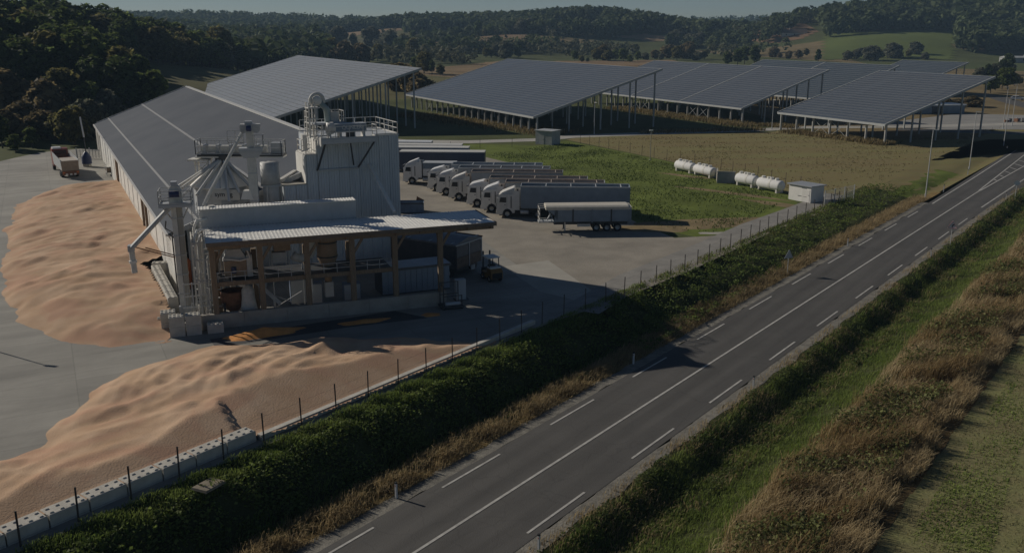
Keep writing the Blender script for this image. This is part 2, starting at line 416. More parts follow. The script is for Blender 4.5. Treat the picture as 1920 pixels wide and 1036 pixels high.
# road
def asphalt():
    m = mat('asphalt', (.084, .078, .070), .82, .10, .25, bump=.35, bscale=14, world=True, detail=9)
    n, l = m.node_tree.nodes, m.node_tree.links; b = n['Principled BSDF']
    old = b.inputs['Base Color'].links[0].from_socket
    geo = n.new('ShaderNodeNewGeometry')
    dp = n.new('ShaderNodeVectorMath'); dp.operation = 'DOT_PRODUCT'; dp.inputs[1].default_value = (RN[0], RN[1], 0); l.new(geo.outputs['Position'], dp.inputs[0])
    # four wheel tracks, polished darker, between them paler dust
    sub_ = n.new('ShaderNodeMath'); sub_.operation = 'SUBTRACT'; sub_.inputs[1].default_value = 25.82 * KR; l.new(dp.outputs['Value'], sub_.inputs[0])
    ab = n.new('ShaderNodeMath'); ab.operation = 'ABSOLUTE'; l.new(sub_.outputs[0], ab.inputs[0])
    mu = n.new('ShaderNodeMath'); mu.operation = 'MULTIPLY'; mu.inputs[1].default_value = 2 * PI / (1.62 * KR); l.new(ab.outputs[0], mu.inputs[0])
    co = n.new('ShaderNodeMath'); co.operation = 'COSINE'; l.new(mu.outputs[0], co.inputs[0])
    mp = n.new('ShaderNodeMapping'); mp.inputs['Rotation'].default_value = (0, 0, -math.atan2(RD[1], RD[0])); mp.inputs['Scale'].default_value = (.045, .8, 1)
    vr = n.new('ShaderNodeVectorRotate'); vr.rotation_type = 'Z_AXIS'; vr.inputs['Angle'].default_value = -math.atan2(RD[1], RD[0]); l.new(geo.outputs['Position'], vr.inputs['Vector'])
    sc = n.new('ShaderNodeVectorMath'); sc.operation = 'MULTIPLY'; sc.inputs[1].default_value = (.05, 1.1, 1); l.new(vr.outputs[0], sc.inputs[0])
    nz = n.new('ShaderNodeTexNoise'); nz.inputs['Scale'].default_value = 1.0; nz.inputs['Detail'].default_value = 8; nz.inputs['Roughness'].default_value = .65; l.new(sc.outputs[0], nz.inputs['Vector'])
    ad = n.new('ShaderNodeMath'); ad.operation = 'MULTIPLY_ADD'; ad.inputs[1].default_value = .07; ad.inputs[2].default_value = .55; l.new(co.outputs[0], ad.inputs[0])
    a2 = n.new('ShaderNodeMath'); a2.operation = 'MULTIPLY_ADD'; a2.inputs[1].default_value = .85; l.new(nz.outputs[0], a2.inputs[0]); l.new(ad.outputs[0], a2.inputs[2])
    # fine cracks
    vo = n.new('ShaderNodeTexVoronoi'); vo.feature = 'DISTANCE_TO_EDGE'; vo.inputs['Scale'].default_value = .42; l.new(geo.outputs['Position'], vo.inputs['Vector'])
    n3 = n.new('ShaderNodeTexNoise'); n3.inputs['Scale'].default_value = .9; n3.inputs['Detail'].default_value = 6; l.new(geo.outputs['Position'], n3.inputs['Vector'])
    vm = n.new('ShaderNodeVectorMath'); vm.operation = 'MULTIPLY_ADD'; vm.inputs[1].default_value = (.9, .9, .9); l.new(n3.outputs['Color'], vm.inputs[0]); l.new(geo.outputs['Position'], vm.inputs[2]); l.new(vm.outputs[0], vo.inputs['Vector'])
    ck = n.new('ShaderNodeMapRange'); ck.inputs[1].default_value = .004; ck.inputs[2].default_value = .016; ck.inputs[3].default_value = .84; ck.inputs[4].default_value = 1.0; l.new(vo.outputs['Distance'], ck.inputs[0])
    m3 = n.new('ShaderNodeMath'); m3.operation = 'MULTIPLY'; l.new(a2.outputs[0], m3.inputs[0]); l.new(ck.outputs[0], m3.inputs[1])
    hs = n.new('ShaderNodeHueSaturation'); l.new(old, hs.inputs['Color']); l.new(m3.outputs[0], hs.inputs['Value']); l.new(hs.outputs[0], b.inputs['Base Color'])
    return m
M_asph = asphalt()
M_line = mat('road_paint', (.36, .345, .315), .7, .05, 2.2, world=True, detail=9, col2=(.56, .54, .49))
road_me = []
so = np.array([-34, 0, 40, 80, 124, 134, 150, 170, 200, 238])
lw = np.array([29.35, 29.35, 29.35, 29.35, 29.3, 29.3, 29.6, 30.0, 30.6, 31.5])
rw = np.array([22.25, 22.25, 22.25, 22.25, 22.25, 22.2, 21.6, 21.0, 20.6, 20.2])
V, F = [], []
rs_ = np.arange(-34, 239, 1.0); nu_ = 10
for s_ in rs_:
    a_, b_ = np.interp(s_, so, lw), np.interp(s_, so, rw)
    for t_ in np.linspace(0, 1, nu_ + 1): V.append((*rr(a_ + (b_ - a_) * t_, s_), float(rz(s_)) + .03))
for i in range(len(rs_) - 1):
    for j in range(nu_): F.append((i * (nu_ + 1) + j, i * (nu_ + 1) + j + 1, (i + 1) * (nu_ + 1) + j + 1, (i + 1) * (nu_ + 1) + j))
road = tag(put('road', fast_mesh('road', V, [f[::-1] for f in F], M_asph, True)), 'two lane asphalt road with white markings', kind='structure')
def mark(u0, s0, u1, s1, w=.145, z=.048):
    mb = MB(); k = max(1, int(round(s1 - s0))); P_ = []
    for i in range(k + 1):
        f = i / k; P_.append((*rr(u0 + (u1 - u0) * f, s0 + (s1 - s0) * f), float(rz(s0 + (s1 - s0) * f)) + z))
    for p, q in zip(P_, P_[1:]):
        d = (Vector(q[:2]) - Vector(p[:2])).normalized(); n0, n1 = -d.y * w / 2, d.x * w / 2
        mb.add([(p[0] + n0, p[1] + n1, p[2]), (p[0] - n0, p[1] - n1, p[2]), (q[0] - n0, q[1] - n1, q[2]), (q[0] + n0, q[1] + n1, q[2])], [(0, 1, 2, 3)])
    return mb.build('marking', M_line, road)
mark(25.82, -30, 25.82, 146.5, .17)
for i in range(-4, 10): mark(28.85, 31.9 + 9.77 * i, 28.85, 36.75 + 9.77 * i)
for i in range(-4, 10): mark(22.72, 31.0 + 9.75 * i, 22.72, 35.95 + 9.75 * i)
mark(28.7, 131.5, 29.1, 160, .2); mark(29.1, 160, 30.0, 205, .2); mark(30.0, 205, 30.9, 240, .2)
mark(22.85, 132.5, 22.5, 162, .2); mark(22.5, 162, 21.3, 205, .2)
mark(25.9, 146.5, 27.4, 192, .2); mark(27.4, 192, 28.2, 230, .2)
mark(25.74, 146.5, 25.0, 177, .2); mark(25.0, 177, 24.2, 215, .2)
for s in (158, 163, 168, 173, 178, 183):
    k = (s - 146.5) / 45
    mark(25.74 - .9 * k + .1, s, 25.9 + 1.4 * k - .1, s + 2.2 * k + .6, .22)
# patched crack across the road
mb = MB()
for i in range(12):
    u0, u1 = 28.8 - i * .53, 28.8 - (i + 1) * .53; s0, s1 = 129 + .3 * math.sin(i * 1.3), 129 + .3 * math.sin((i + 1) * 1.3)
    mb.add([(*rr(u0, s0), float(rz(129)) + .0335), (*rr(u1, s1), float(rz(129)) + .0335), (*rr(u1, s1 + .12), float(rz(129)) + .0335), (*rr(u0, s0 + .12), float(rz(129)) + .0335)], [(0, 1, 2, 3)])
mb.build('tar_joint', mat('tar', (.03, .03, .03), .6, .1), road)
strip('gravel_shoulder', 29.3, 30.3, -30, 132, .016, M_grav2, 4, 1.0, wave=.09, k=KR)
strip('gravel_shoulder', 22.3, 21.35, -30, 237, .016, M_grav2, 4, 1.0, wave=.09, k=KR)
# meadow and ploughed field on the far hills, draped over the land
def drape(name, fn, x0, x1, y0, y1, m, dz=.25, st=6):
    xs = np.arange(x0, x1, st); ys = np.arange(y0, y1, st); X, Y = np.meshgrid(xs, ys, indexing='ij'); k = fn(X, Y); idx = -np.ones(X.shape, int); idx[k] = np.arange(k.sum())
    V = np.stack([X[k], Y[k], T(X[k], Y[k]) + dz], -1); q = k[:-1, :-1] & k[1:, :-1] & k[1:, 1:] & k[:-1, 1:]
    F = np.stack([idx[:-1, :-1][q], idx[1:, :-1][q], idx[1:, 1:][q], idx[:-1, 1:][q]], -1)
    return tag(put(name, fast_mesh(name, V, F, m, True)), kind='structure')
drape('meadow_hill', lambda x, y: (x > .325 * y) & (x < .475 * y) & (y > 655 + 25 * np.sin(x * .03)) & (y < 850), 200, 420, 640, 860, mat('meadow_grass', (.115, .14, .040), .95, .22, .012, world=True, spec=.1))
drape('ploughed_field', lambda x, y: ((x - 250) / 34) ** 2 + ((y - 885) / 52) ** 2 < 1, 200, 300, 820, 950, mat('ploughed_soil', (.20, .125, .072), .95, .18, .02, world=True, spec=.1))
drape('tan_field', lambda x, y: ((x + 8) / 46) ** 2 + ((y - 880) / 60) ** 2 < 1, -70, 60, 800, 950, mat('tan_stubble', (.24, .165, .095), .95, .18, .02, world=True, spec=.1))
CLEAR = ((-175, 1130, 52, 40), (-345, 1290, 60, 36), (-60, 1040, 40, 30), (150, 935, 45, 28), (-270, 1010, 60, 40), (60, 1000, 36, 24))
for cx_, cy_, rx_, ry_ in CLEAR:
    drape('tan_field', lambda x, y: ((x - cx_) / rx_) ** 2 + ((y - cy_) / ry_) ** 2 < 1 + .2 * np.sin(x * .2), cx_ - rx_ * 1.2, cx_ + rx_ * 1.2, cy_ - ry_ * 1.2, cy_ + ry_ * 1.2, MATS['tan_stubble'])
drape('tan_field', lambda x, y: (x > -20) & (x < 120) & (y > 560 + .2 * x) & (y < 640 + .3 * x), -30, 130, 540, 700, MATS['tan_stubble'])
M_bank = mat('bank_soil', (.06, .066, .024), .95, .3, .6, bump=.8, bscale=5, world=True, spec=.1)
M_verge = mat('dry_verge', (.22, .155, .065), .95, .3, .8, bump=.8, bscale=5, world=True, spec=.1)
M_field = mat('stubble_field', (.31, .26, .135), .95, .30, .35, bump=1.0, bscale=4, world=True, spec=.1, col2=(.205, .215, .085))
strip('verge', 30.0, 32.2, -30, 142, .010, M_verge, 6, 1.0, k=KR)
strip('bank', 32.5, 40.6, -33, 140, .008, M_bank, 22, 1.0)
strip('field_edge', 30.9, 40.6, 139.5, 262, .007, M_mown, 10, 1.5)
strip('green_patch', 32.5, 36.0, 137, 166, .02, M_lawn, 5, 1.0, wave=.35)
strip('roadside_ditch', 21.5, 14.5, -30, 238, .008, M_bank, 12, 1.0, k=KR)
strip('weed_strip', 14.6, 9.3, -30, 238, .010, mat('weed_soil', (.13, .09, .042), .95, .3, .7, bump=.8, bscale=5, world=True, spec=.1), 8, 1.0, k=KR)
strip('stubble_field', 9.4, -60, -40, 238, .006, M_field, 40, 2.0, k=KR)
# ================================================================== MATERIALS OF THE WORKS
M_white = mat('white_cladding', (.74, .72, .67), .6, .07, .6)
M_roof = mat('hall_roof_sheet', (.082, .092, .110), .75, .07, .12, spec=.08, col2=(.102, .110, .126))
M_trim = mat('pale_trim', (.60, .58, .54), .5, .08, 1.2)
M_steel = mat('galvanised_steel', (.46, .46, .45), .62, .14, 2.5, metal=.05)
M_steel2 = mat('pale_painted_steel', (.60, .58, .53), .65, .12, 2.0)
M_dark = mat('dark_steel', (.05, .052, .056), .5, .2, 3.0)
M_clad = mat('corrugated_cladding', (.54, .575, .60), .5, .10, .9, stretch=(1, 1, .3))
M_gray = mat('grey_panel', (.44, .455, .465), .5, .09, .8)
M_canroof = mat('canopy_sheet', (.82, .80, .75), .5, .08, .6)
M_wood = mat('glulam_timber', (.23, .165, .105), .75, .22, 2.2, stretch=(6, 6, .6))
M_block = mat('block_concrete', (.50, .47, .41), .9, .15, 1.4, bump=.3, bscale=9)
M_wallc = mat('cast_concrete', (.36, .33, .28), .9, .18, .7, bump=.3, bscale=7)
M_rust = mat('rusty_steel', (.22, .10, .05), .8, .3, 3.0)
M_orange = mat('orange_paint', (.50, .13, .03), .5, .15, 3)
M_black = mat('black_rubber', (.02, .02, .021), .8, .2, 5)
M_glassd = mat('dark_glass', (.02, .025, .03), .08, .1, 2)
M_blue = mat('blue_paint', (.028, .040, .11), .5, .15, 3)
M_brown = mat('brown_machine', (.32, .225, .145), .65, .22, 2)

# ================================================================== STORAGE HALL
HB = (-77.5, 177.4)
def hw(t, s):      # hall frame: t across (from the line above the wall), s along towards the viewer
    return (HB[0] + HP[0] * t - HE[0] * s, HB[1] + HP[1] * t - HE[1] * s)
hall = thing('storage_hall', 'long white storage hall with a grey single-slope roof beside the grain pile', 'hall', (*hw(0, 0), 0), math.atan2(HP[1], HP[0]))
# local axes: x = across (t), y = -s
def roofz(t): return 6.2 + .379 * t
mb = MB()
mb.hexa([(-2.6, -108, roofz(-2.6) - .22), (14.6, -108, roofz(14.6) - .22), (14.6, 0, roofz(14.6) - .22), (-2.6, 0, roofz(-2.6) - .22)],
        [(-2.6, -108, roofz(-2.6)), (14.6, -108, roofz(14.6)), (14.6, 0, roofz(14.6)), (-2.6, 0, roofz(-2.6))])
roof = mb.build('roof', M_roof, hall)
for t, w in ((0.0, .22), (6.3, .26)):
    mb = MB(); mb.hexa([(t - w / 2, -108.05, roofz(t - w / 2) + .004), (t + w / 2, -108.05, roofz(t + w / 2) + .004), (t + w / 2, .05, roofz(t + w / 2) + .004), (t - w / 2, .05, roofz(t - w / 2) + .004)],
                       [(t - w / 2, -108.05, roofz(t - w / 2) + .07), (t + w / 2, -108.05, roofz(t + w / 2) + .07), (t + w / 2, .05, roofz(t + w / 2) + .07), (t - w / 2, .05, roofz(t - w / 2) + .07)])
    mb.build('seam_cap', mat('seam_cap_grey', (.17, .17, .172), .6, .1, 1.2), roof)
MB().box(14.6, 15.25, -108.1, .1, roofz(14.6) - .75, roofz(14.6) + .12).build('ridge_trim', M_trim, hall)
MB().box(-2.82, -2.6, -108, 0, roofz(-2.6) - .24, roofz(-2.6) - .02).build('gutter', M_trim, hall)
mb = MB(); mb.beam((-2.1, .1, roofz(-2.1) - .05), (15, .1, roofz(15) - .05), .12, .4); mb.build('verge_trim', M_trim, hall)
mb = MB(); mb.beam((-2.1, -108.1, roofz(-2.1) - .15), (15, -108.1, roofz(15) - .15), .14, .45); mb.build('verge_trim', M_steel, hall)
# walls: concrete plinth, panels between posts
MB().box(-2.47, -2.2, -110.5, -.3, -.3, 2.2).build('plinth', mat('plinth_concrete', (.62, .60, .55), .85, .12, .8), hall)
pan = MB().box(0, .12, -5.86, 0, 2.205, 4.95).mesh('wall_panel', M_white)
post = MB().box(-.05, .18, -.12, .12, -.3, 5.0).mesh('wall_post', M_trim)
postw = MB().box(-.22, .16, -.2, .2, -.3, 4.98).mesh('timber_post', M_wood)
k = 0; y = -.3
while y > -104:
    put('wall_panel', pan, hall, (-2.45, y, 0))
    brown = k in (8,)
    put('timber_post' if brown else 'wall_post', postw if brown else post, hall, (-2.45, y + .05, 0))
    k += 1; y -= 6.0
MB().box(-2.45, -2.3, -112, -104.5, -.2, 5.0).build('wall_sheet', M_white, hall)
for s_ in (50.2, 84.6, 88.2): put('timber_post', postw, hall, (-2.46, -s_, 0))
# sliding doors near the far end
for y0, y1 in ((-5.9, -1.5), (-11.7, -8.0)):
    MB().box(-2.54, -2.475, y0, y1, .1, 4.2).build('sliding_door', mat('door_sheet', (.36, .34, .30), .6, .12, 1), hall)
mb = MB(); mb.add([(-.9, -.3, -.3), (14.5, -.3, -.3), (14.5, -.3, roofz(14.5) - .25), (-.9, -.3, roofz(-.9) - .25), (-.9, -.5, -.3), (14.5, -.5, -.3), (14.5, -.5, roofz(14.5) - .25), (-.9, -.5, roofz(-.9) - .25)],
                  [(0, 1, 2, 3), (7, 6, 5, 4), (0, 4, 5, 1), (1, 5, 6, 2), (2, 6, 7, 3), (3, 7, 4, 0)]); mb.build('gable_wall', M_white, hall)
mb = MB(); mb.add([(-.9, -107, -.3), (14.5, -107, -.3), (14.5, -107, roofz(14.5) - .25), (-.9, -107, roofz(-.9) - .25), (-.9, -107.2, -.3), (14.5, -107.2, -.3), (14.5, -107.2, roofz(14.5) - .25), (-.9, -107.2, roofz(-.9) - .25)],
                  [(0, 1, 2, 3), (7, 6, 5, 4), (0, 4, 5, 1), (1, 5, 6, 2), (2, 6, 7, 3), (3, 7, 4, 0)]); mb.build('gable_wall', M_gray, hall)
MB().box(14.2, 14.5, -107, -.5, -.3, roofz(14.2) - .25).build('side_wall', M_clad, hall)

# ================================================================== SOLAR ROOFS
def solar_mat(name, c0, c1, rough):
    m = bpy.data.materials.new(name); m.use_nodes = True
    n, l = m.node_tree.nodes, m.node_tree.links; b = n['Principled BSDF']
    tc = n.new('ShaderNodeTexCoord'); br = n.new('ShaderNodeTexBrick')
    br.offset = 0; br.inputs['Color1'].default_value = (*c0, 1); br.inputs['Color2'].default_value = (*[x * 1.25 for x in c0], 1)
    br.inputs['Mortar'].default_value = (*c1, 1); br.inputs['Scale'].default_value = 1.0
    br.inputs['Mortar Size'].default_value = .025; br.inputs['Brick Width'].default_value = 1.02; br.inputs['Row Height'].default_value = 1.68
    mp = n.new('ShaderNodeMapping'); mp.inputs['Rotation'].default_value = (0, 0, PI / 2)
    l.new(tc.outputs['Object'], mp.inputs[0]); l.new(mp.outputs[0], br.inputs['Vector']); l.new(br.outputs['Color'], b.inputs['Base Color'])
    b.inputs['Roughness'].default_value = rough
    nz = n.new('ShaderNodeTexNoise'); nz.inputs['Scale'].default_value = .35; l.new(tc.outputs['Object'], nz.inputs['Vector'])
    mr = n.new('ShaderNodeMapRange'); mr.inputs[3].default_value = rough - .08; mr.inputs[4].default_value = rough + .14
    l.new(nz.outputs[0], mr.inputs[0]); l.new(mr.outputs[0], b.inputs['Roughness'])
    return m
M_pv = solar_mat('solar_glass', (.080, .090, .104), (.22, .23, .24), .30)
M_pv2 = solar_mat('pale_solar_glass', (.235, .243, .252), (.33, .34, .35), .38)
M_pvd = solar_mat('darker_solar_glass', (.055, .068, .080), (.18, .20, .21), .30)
M_beam = mat('solar_roof_steel', (.40, .41, .40), .5, .1, 1)
M_col = mat('column_concrete', (.46, .45, .42), .8, .12, 1)
M_rail = mat('row_rail_aluminium', (.20, .21, .22), .5, .1, 1)
def solar(label, A, L, w, h, pv, nrow, low_step, high_cols, brace=(), seams=(), lean=0.0, cols_at=(1.2, 9.5, 18, 26, 33), zbase=0.0):
    """tilted roof of panel rows: low edge starts at A and runs L along the hall's axis"""
    t = thing('solar_roof', label, 'solar roof', (A[0], A[1], 0), HA, 'tilted solar roofs on columns')
    sl = h / w; zl = A[2]; n_ = math.hypot(w, h)
    # local: x along the low edge, y = -(across), so across direction is -y
    def P(x, a): return (x, -a, zl + sl * a)
    rw = w / nrow
    row = MB(); g_ = .10
    th = .06
    row.hexa([(0, -rw + g_, sl * (rw - g_) - th), (L, -rw + g_, sl * (rw - g_) - th), (L, 0, -th), (0, 0, -th)],
             [(0, -rw + g_, sl * (rw - g_)), (L, -rw + g_, sl * (rw - g_)), (L, 0, 0), (0, 0, 0)])
    me = row.mesh('panel_row', pv)
    rail = MB(); rail.beam((.02, -.02, .02), (L - .02, -.02, .02), .11, .05); rme_ = rail.mesh('row_rail', M_rail)
    for i in range(nrow):
        o = put('panel_row', me, t, P(0, i * rw)); put('row_rail', rme_, o)
    # roof deck under the rows and edge fascias
    mb = MB(); mb.hexa([(.05, -w + .05, zl + h - .42), (L - .05, -w + .05, zl + h - .42), (L - .05, -.05, zl - .32), (.05, -.05, zl - .32)],
                       [(.05, -w + .05, zl + h - .16), (L - .05, -w + .05, zl + h - .16), (L - .05, -.05, zl - .12), (.05, -.05, zl - .12)])
    mb.build('roof_deck', M_beam, t)
    mb = MB(); mb.beam((-.1, .08, zl - .2), (L + .1, .08, zl - .2), .12, .42); mb.build('low_fascia', M_beam, t)
    mb = MB(); mb.beam((-.1, -w - .08, zl + h - .2), (L + .1, -w - .08, zl + h - .2), .12, .42); mb.build('high_fascia', M_beam, t)
    for x in (-.12, L + .12):
        mb = MB(); mb.beam((x, 0.1, zl - .14), (x, -w - .1, zl + h - .14), .22, .46, up=(0, 0, 1)); mb.build('side_fascia', M_beam, t)
    for x in seams:
        mb = MB(); mb.beam((x, 0, zl + .05), (x, -w, zl + h + .05), .34, .06); mb.build('seam_strip', M_beam, t)
    # columns
    cm = {}
    def col(x, a, thick):
        ht = zl + sl * a - .35
        key = (round(a, 1), thick)
        if key not in cm:
            m_ = MB(); 
            if thick: m_.cyl(0, 0, -.2, ht, .24, 10)
            else: m_.box(-.13, .13, -.16, .16, -.2, ht)
            cm[key] = m_.mesh('column', M_col if thick else M_beam)
        put('column', cm[key], t, (x, -a, 0))
    x = .5
    xs = []
    while x < L: xs.append(x); x += low_step
    for x in xs: col(x, cols_at[0], True)
    x = .5
    while x < L:
        for a in cols_at[1:]:
            if a < w: col(x, a, False)
        x += high_cols
    for a in (cols_at[1], cols_at[3] if cols_at[3] < w else cols_at[2]):
        mb = MB(); mb.beam((.3, -a, zl + sl * a - .5), (L - .3, -a, zl + sl * a - .5), .2, .4); mb.build('purlin_beam', M_beam, t)
    x = .5
    while x < L:
        mb = MB(); mb.beam((x, -.8, zl + sl * .8 - .45), (x, -w + .6, zl + sl * (w - .6) - .45), .16, .34); mb.build('rafter', M_beam, t)
        x += high_cols
    for i in brace:
        if i + 1 < len(xs):
            for (a, b) in (((xs[i], .2), (xs[i + 1], zl - .6)), ((xs[i + 1], .2), (xs[i], zl - .6))):
                mb = MB(); mb.beam((a[0], -cols_at[0], a[1]), (b[0], -cols_at[0], b[1]), .07); mb.build('cross_brace', M_beam, t)
    return t
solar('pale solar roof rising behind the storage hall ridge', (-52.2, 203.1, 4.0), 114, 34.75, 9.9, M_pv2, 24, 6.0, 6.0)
solar('large blue-grey solar roof behind the grassy yard, its near corner by the grey cabin', (4.8, 206.5, 3.8), 81, 34.5, 9.8, M_pv, 26, 3.9, 7.8, brace=(16,))
solar('solar roof with two pale seams in the middle of the park', (56.4, 227.8, 3.9), 76, 28.0, 8.7, M_pv, 20, 4.4, 8.8, brace=(3, 4, 9, 10), seams=(25, 48), cols_at=(1.0, 8, 15, 22, 26.6))
solar('solar roof nearest the road, standing over the mown field', (75.3, 186.2, 4.2), 30.6, 31.75, 8.7, M_pv, 22, 5.0, 10.0, brace=(2, 3), cols_at=(1.0, 8.5, 16, 23, 30))
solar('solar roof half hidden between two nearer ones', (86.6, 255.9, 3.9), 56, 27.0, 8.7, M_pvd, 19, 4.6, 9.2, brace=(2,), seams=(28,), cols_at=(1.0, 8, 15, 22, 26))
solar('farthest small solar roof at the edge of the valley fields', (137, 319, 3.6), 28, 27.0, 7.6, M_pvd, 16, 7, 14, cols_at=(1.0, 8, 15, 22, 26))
# ================================================================== DRYING CANOPY
CA = rad(20)
CO = (-24.7, 72.8)
def cw(a, b): return (CO[0] + math.cos(CA) * a - math.sin(CA) * b, CO[1] + math.sin(CA) * a + math.cos(CA) * b)
canopy = thing('open_canopy', 'white flat-roofed canopy on timber posts in front of the dryer tower', 'canopy', (*CO, 0), CA)
Z0 = 7.0
# roof: ribbed sheets side by side
rib = MB()
rib.box(0, 1.15, -4.75, 1.0, 0, .05)
for x in (.1, .39, .68, .97): rib.box(x, x + .1, -4.7, 1.04, .05, .072)
rme = rib.mesh('roof_sheet', M_canroof)
for i in range(20): put('roof_sheet', rme, canopy, (-.35 + i * 1.172, 0, Z0))
M_fas = mat('dark_fascia', (.16, .125, .095), .7, .2, 2)
MB().box(-.4, 23.1, -4.82, -4.76, Z0 - .22, Z0 + .08).build('front_fascia', M_fas, canopy)
MB().box(-.42, -.36, -4.8, 1.0, Z0 - .25, Z0 + .10).build('end_fascia', M_trim, canopy)
MB().box(23.1, 23.16, -4.8, 1.0, Z0 - .25, Z0 + .10).build('end_fascia', M_fas, canopy)
MB().box(-.3, 23, -4.45, -4.15, Z0 - .55, Z0 - .22).build('front_beam', M_wood, canopy)
MB().box(-.3, 23, .3, .6, Z0 - .55, Z0 - .22).build('rear_beam', M_wood, canopy)
rf = MB().box(-.08, .08, -4.7, .9, -.5, -.02).mesh('rafter', M_wood)
for i in range(12): put('rafter', rf, canopy, (.2 + 2.05 * i, 0, Z0))
ZW = 1.2
pm = MB().box(-.21, .21, -.19, .19, ZW, Z0 - .55).mesh('timber_post', M_wood)
bm_ = MB(); bm_.beam((0, 0, Z0 - 2.0), (.95, 0, Z0 - .5), .16, .2); bme = bm_.mesh('brace', M_wood)
bm_ = MB(); bm_.beam((0, 0, Z0 - 2.0), (-.0, .95, Z0 - .5), .16, .2); bme2 = bm_.mesh('brace', M_wood)
for a in (0, 3.6, 7.25, 10.9, 14.45, 18.35):
    put('timber_post', pm, canopy, (a, -4.0, 0)); put('brace', bme, canopy, (a, -4.0, 0)); put('brace', bme2, canopy, (a, -3.9, 0))
for a in (0, 3.0, 7.25, 10.9): put('timber_post', pm, canopy, (a + .4, .3, -1.2 + .0))
# mezzanine inside
MB().box(-.1, 14.3, -3.95, -3.7, 3.35, 3.68).build('mezzanine_beam', M_wood, canopy)
MB().box(0, 14.2, -3.7, .2, 3.52, 3.6).build('mezzanine_floor', M_dark, canopy)
for (x0, x1) in ((.3, 3.4), (3.9, 7.0), (7.5, 10.7), (11.1, 14.2)):
    r = MB()
    for z in (4.05, 4.45): r.beam((x0, -3.85, z), (x1, -3.85, z), .04)
    for k in range(4): r.beam((x0 + (x1 - x0) * k / 3, -3.85, 3.68), (x0 + (x1 - x0) * k / 3, -3.85, 4.45), .04)
    r.build('railing', M_steel, canopy)
# low concrete wall that carries the posts
wallb = thing('concrete_wall', 'long low concrete wall under the canopy posts, in shade', 'wall', (*CO, 0), CA)
for i in range(6):
    MB().box(-1.3 + 3.35 * i + .01, -1.3 + 3.35 * (i + 1) - .01, -4.22, -3.78, 0, ZW - .004 - .003 * (i % 2)).build('wall_section', M_wallc, wallb)
# ------------------------------------------------------------------ penthouse on the canopy
pent = thing('duct_housing', 'long windowless grey housing lying along the back of the canopy roof', 'housing', (*CO, 0), CA)
for i in range(6):
    MB().box(-.6 + 2.15 * i + .012, -.6 + 2.15 * (i + 1), 1.15, 1.21, Z0 - .1, Z0 + 1.62).build('front_panel', M_gray, pent)
MB().box(-.6, 12.3, 1.22, 2.1, Z0 - .4, Z0 + 1.62).build('body', M_gray, pent)
rs = MB().box(0, .98, .85, 2.2, 0, .04)
for x in (.1, .35, .6, .85): rs.box(x, x + .08, .82, 2.23, .04, .07)
rsm = rs.mesh('roof_sheet', M_canroof)
for i in range(13): put('roof_sheet', rsm, pent, (-.7 + i, 0, Z0 + 1.64))
# ------------------------------------------------------------------ machinery under the canopy: each its own thing
def cth(name, label, cat, a, b, z=0.0, rz=0.0, group=None): return thing(name, label, cat, (*cw(a, b), z), CA + rz, group)
t = cth('grain_cleaner', 'boxy grain cleaner with pale side panel on the canopy mezzanine', 'machine', 1.9, -2.2, 3.6)
MB().box(-1.0, .7, -.7, .7, .2, 1.5).build('casing', M_brown, t); MB().box(.72, 1.15, -.72, .6, .1, 1.9).build('side_panel', M_steel2, t)
MB().prism([(-1.1, 1.5), (.8, 1.5), (.3, 2.4), (-.7, 2.4)], 'y', -.6, .6).build('hood', M_steel, t)
r = MB(); r.beam((-1.1, -.85, 1.75), (.2, -.85, 1.5), .09); r.beam((.2, -.85, 1.5), (1.0, -.85, 1.65), .09); r.beam((1.0, -.85, 1.65), (.8, -.85, 2.3), .09); r.build('pipe', M_white, t)
MB().cyl(-.3, -.72, .5, 1.0, .2, 12).build('motor', M_blue, t)
t = cth('dust_fan', 'grey dust fan with big curved duct hanging under the canopy', 'fan', 6.0, -1.6, 4.6)
arc = [(1.1 + math.cos(q) * .95, 0, .9 + math.sin(q) * .95) for q in np.linspace(-2.4, 1.2, 12)]
MB().tube(arc, .36, 12).build('duct_bend', M_steel2, t, True)
MB().box(-1.1, .2, -.5, .5, .8, 1.7).build('fan_box', M_brown, t); MB().box(-1.3, -.2, -.55, .45, -.2, .7).build('motor_box', M_steel, t)
MB().beam((1.1, 0, -1.0), (1.1, 0, 1.9), .1).build('post', M_steel, t)
t = cth('cyclone', 'tan cylindrical cyclone vessel beneath the canopy roof', 'vessel', 9.3, -1.0, 0)
MB().lathe([(0, 6.9), (.85, 6.9), (.85, 4.3), (.3, 3.0), (.3, 2.2), (0, 2.2)], 20).build('shell', mat('tan_vessel', (.36, .24, .15), .5, .15, 1.5), t, True)
for z in (4.4, 5.6): MB().lathe([(.86, z), (.89, z), (.89, z + .1), (.86, z + .1)], 20).build('band', M_dark, t)
MB().box(-.35, .35, -.35, .35, .9, 2.2).build('outlet', M_gray, t)
t = cth('grain_hopper', 'round rusty hopper low behind the first canopy posts', 'hopper', 1.4, -1.6, 0)
MB().lathe([(.95, 2.35), (1.0, 2.3), (1.0, 1.75), (.85, 1.3), (.3, .5), (.25, .2)], 18).build('bowl', M_rust, t, True)
for x, y in ((.7, .7), (-.7, .7), (.7, -.7), (-.7, -.7)): MB().box(x - .06, x + .06, y - .06, y + .06, 0, 1.5).build('leg', M_dark, t)
t = cth('big_bag', 'tall white dusty sack standing behind the low wall', 'sack', 2.55, -2.75, 0)
MB().lathe([(.55, 0), (.75, .3), (.62, 1.2), (.52, 1.9), (.50, 2.6), (.25, 2.95), (.1, 3.05)], 16).build('bag', mat('bag_fabric', (.62, .59, .53), .85, .15, 2, bump=.5), t, True)
MB().tube([(0, 0, 2.9), (-.5, 0, 3.0), (-.85, .1, 3.2)], .12, 8).build('spout', M_white, t)
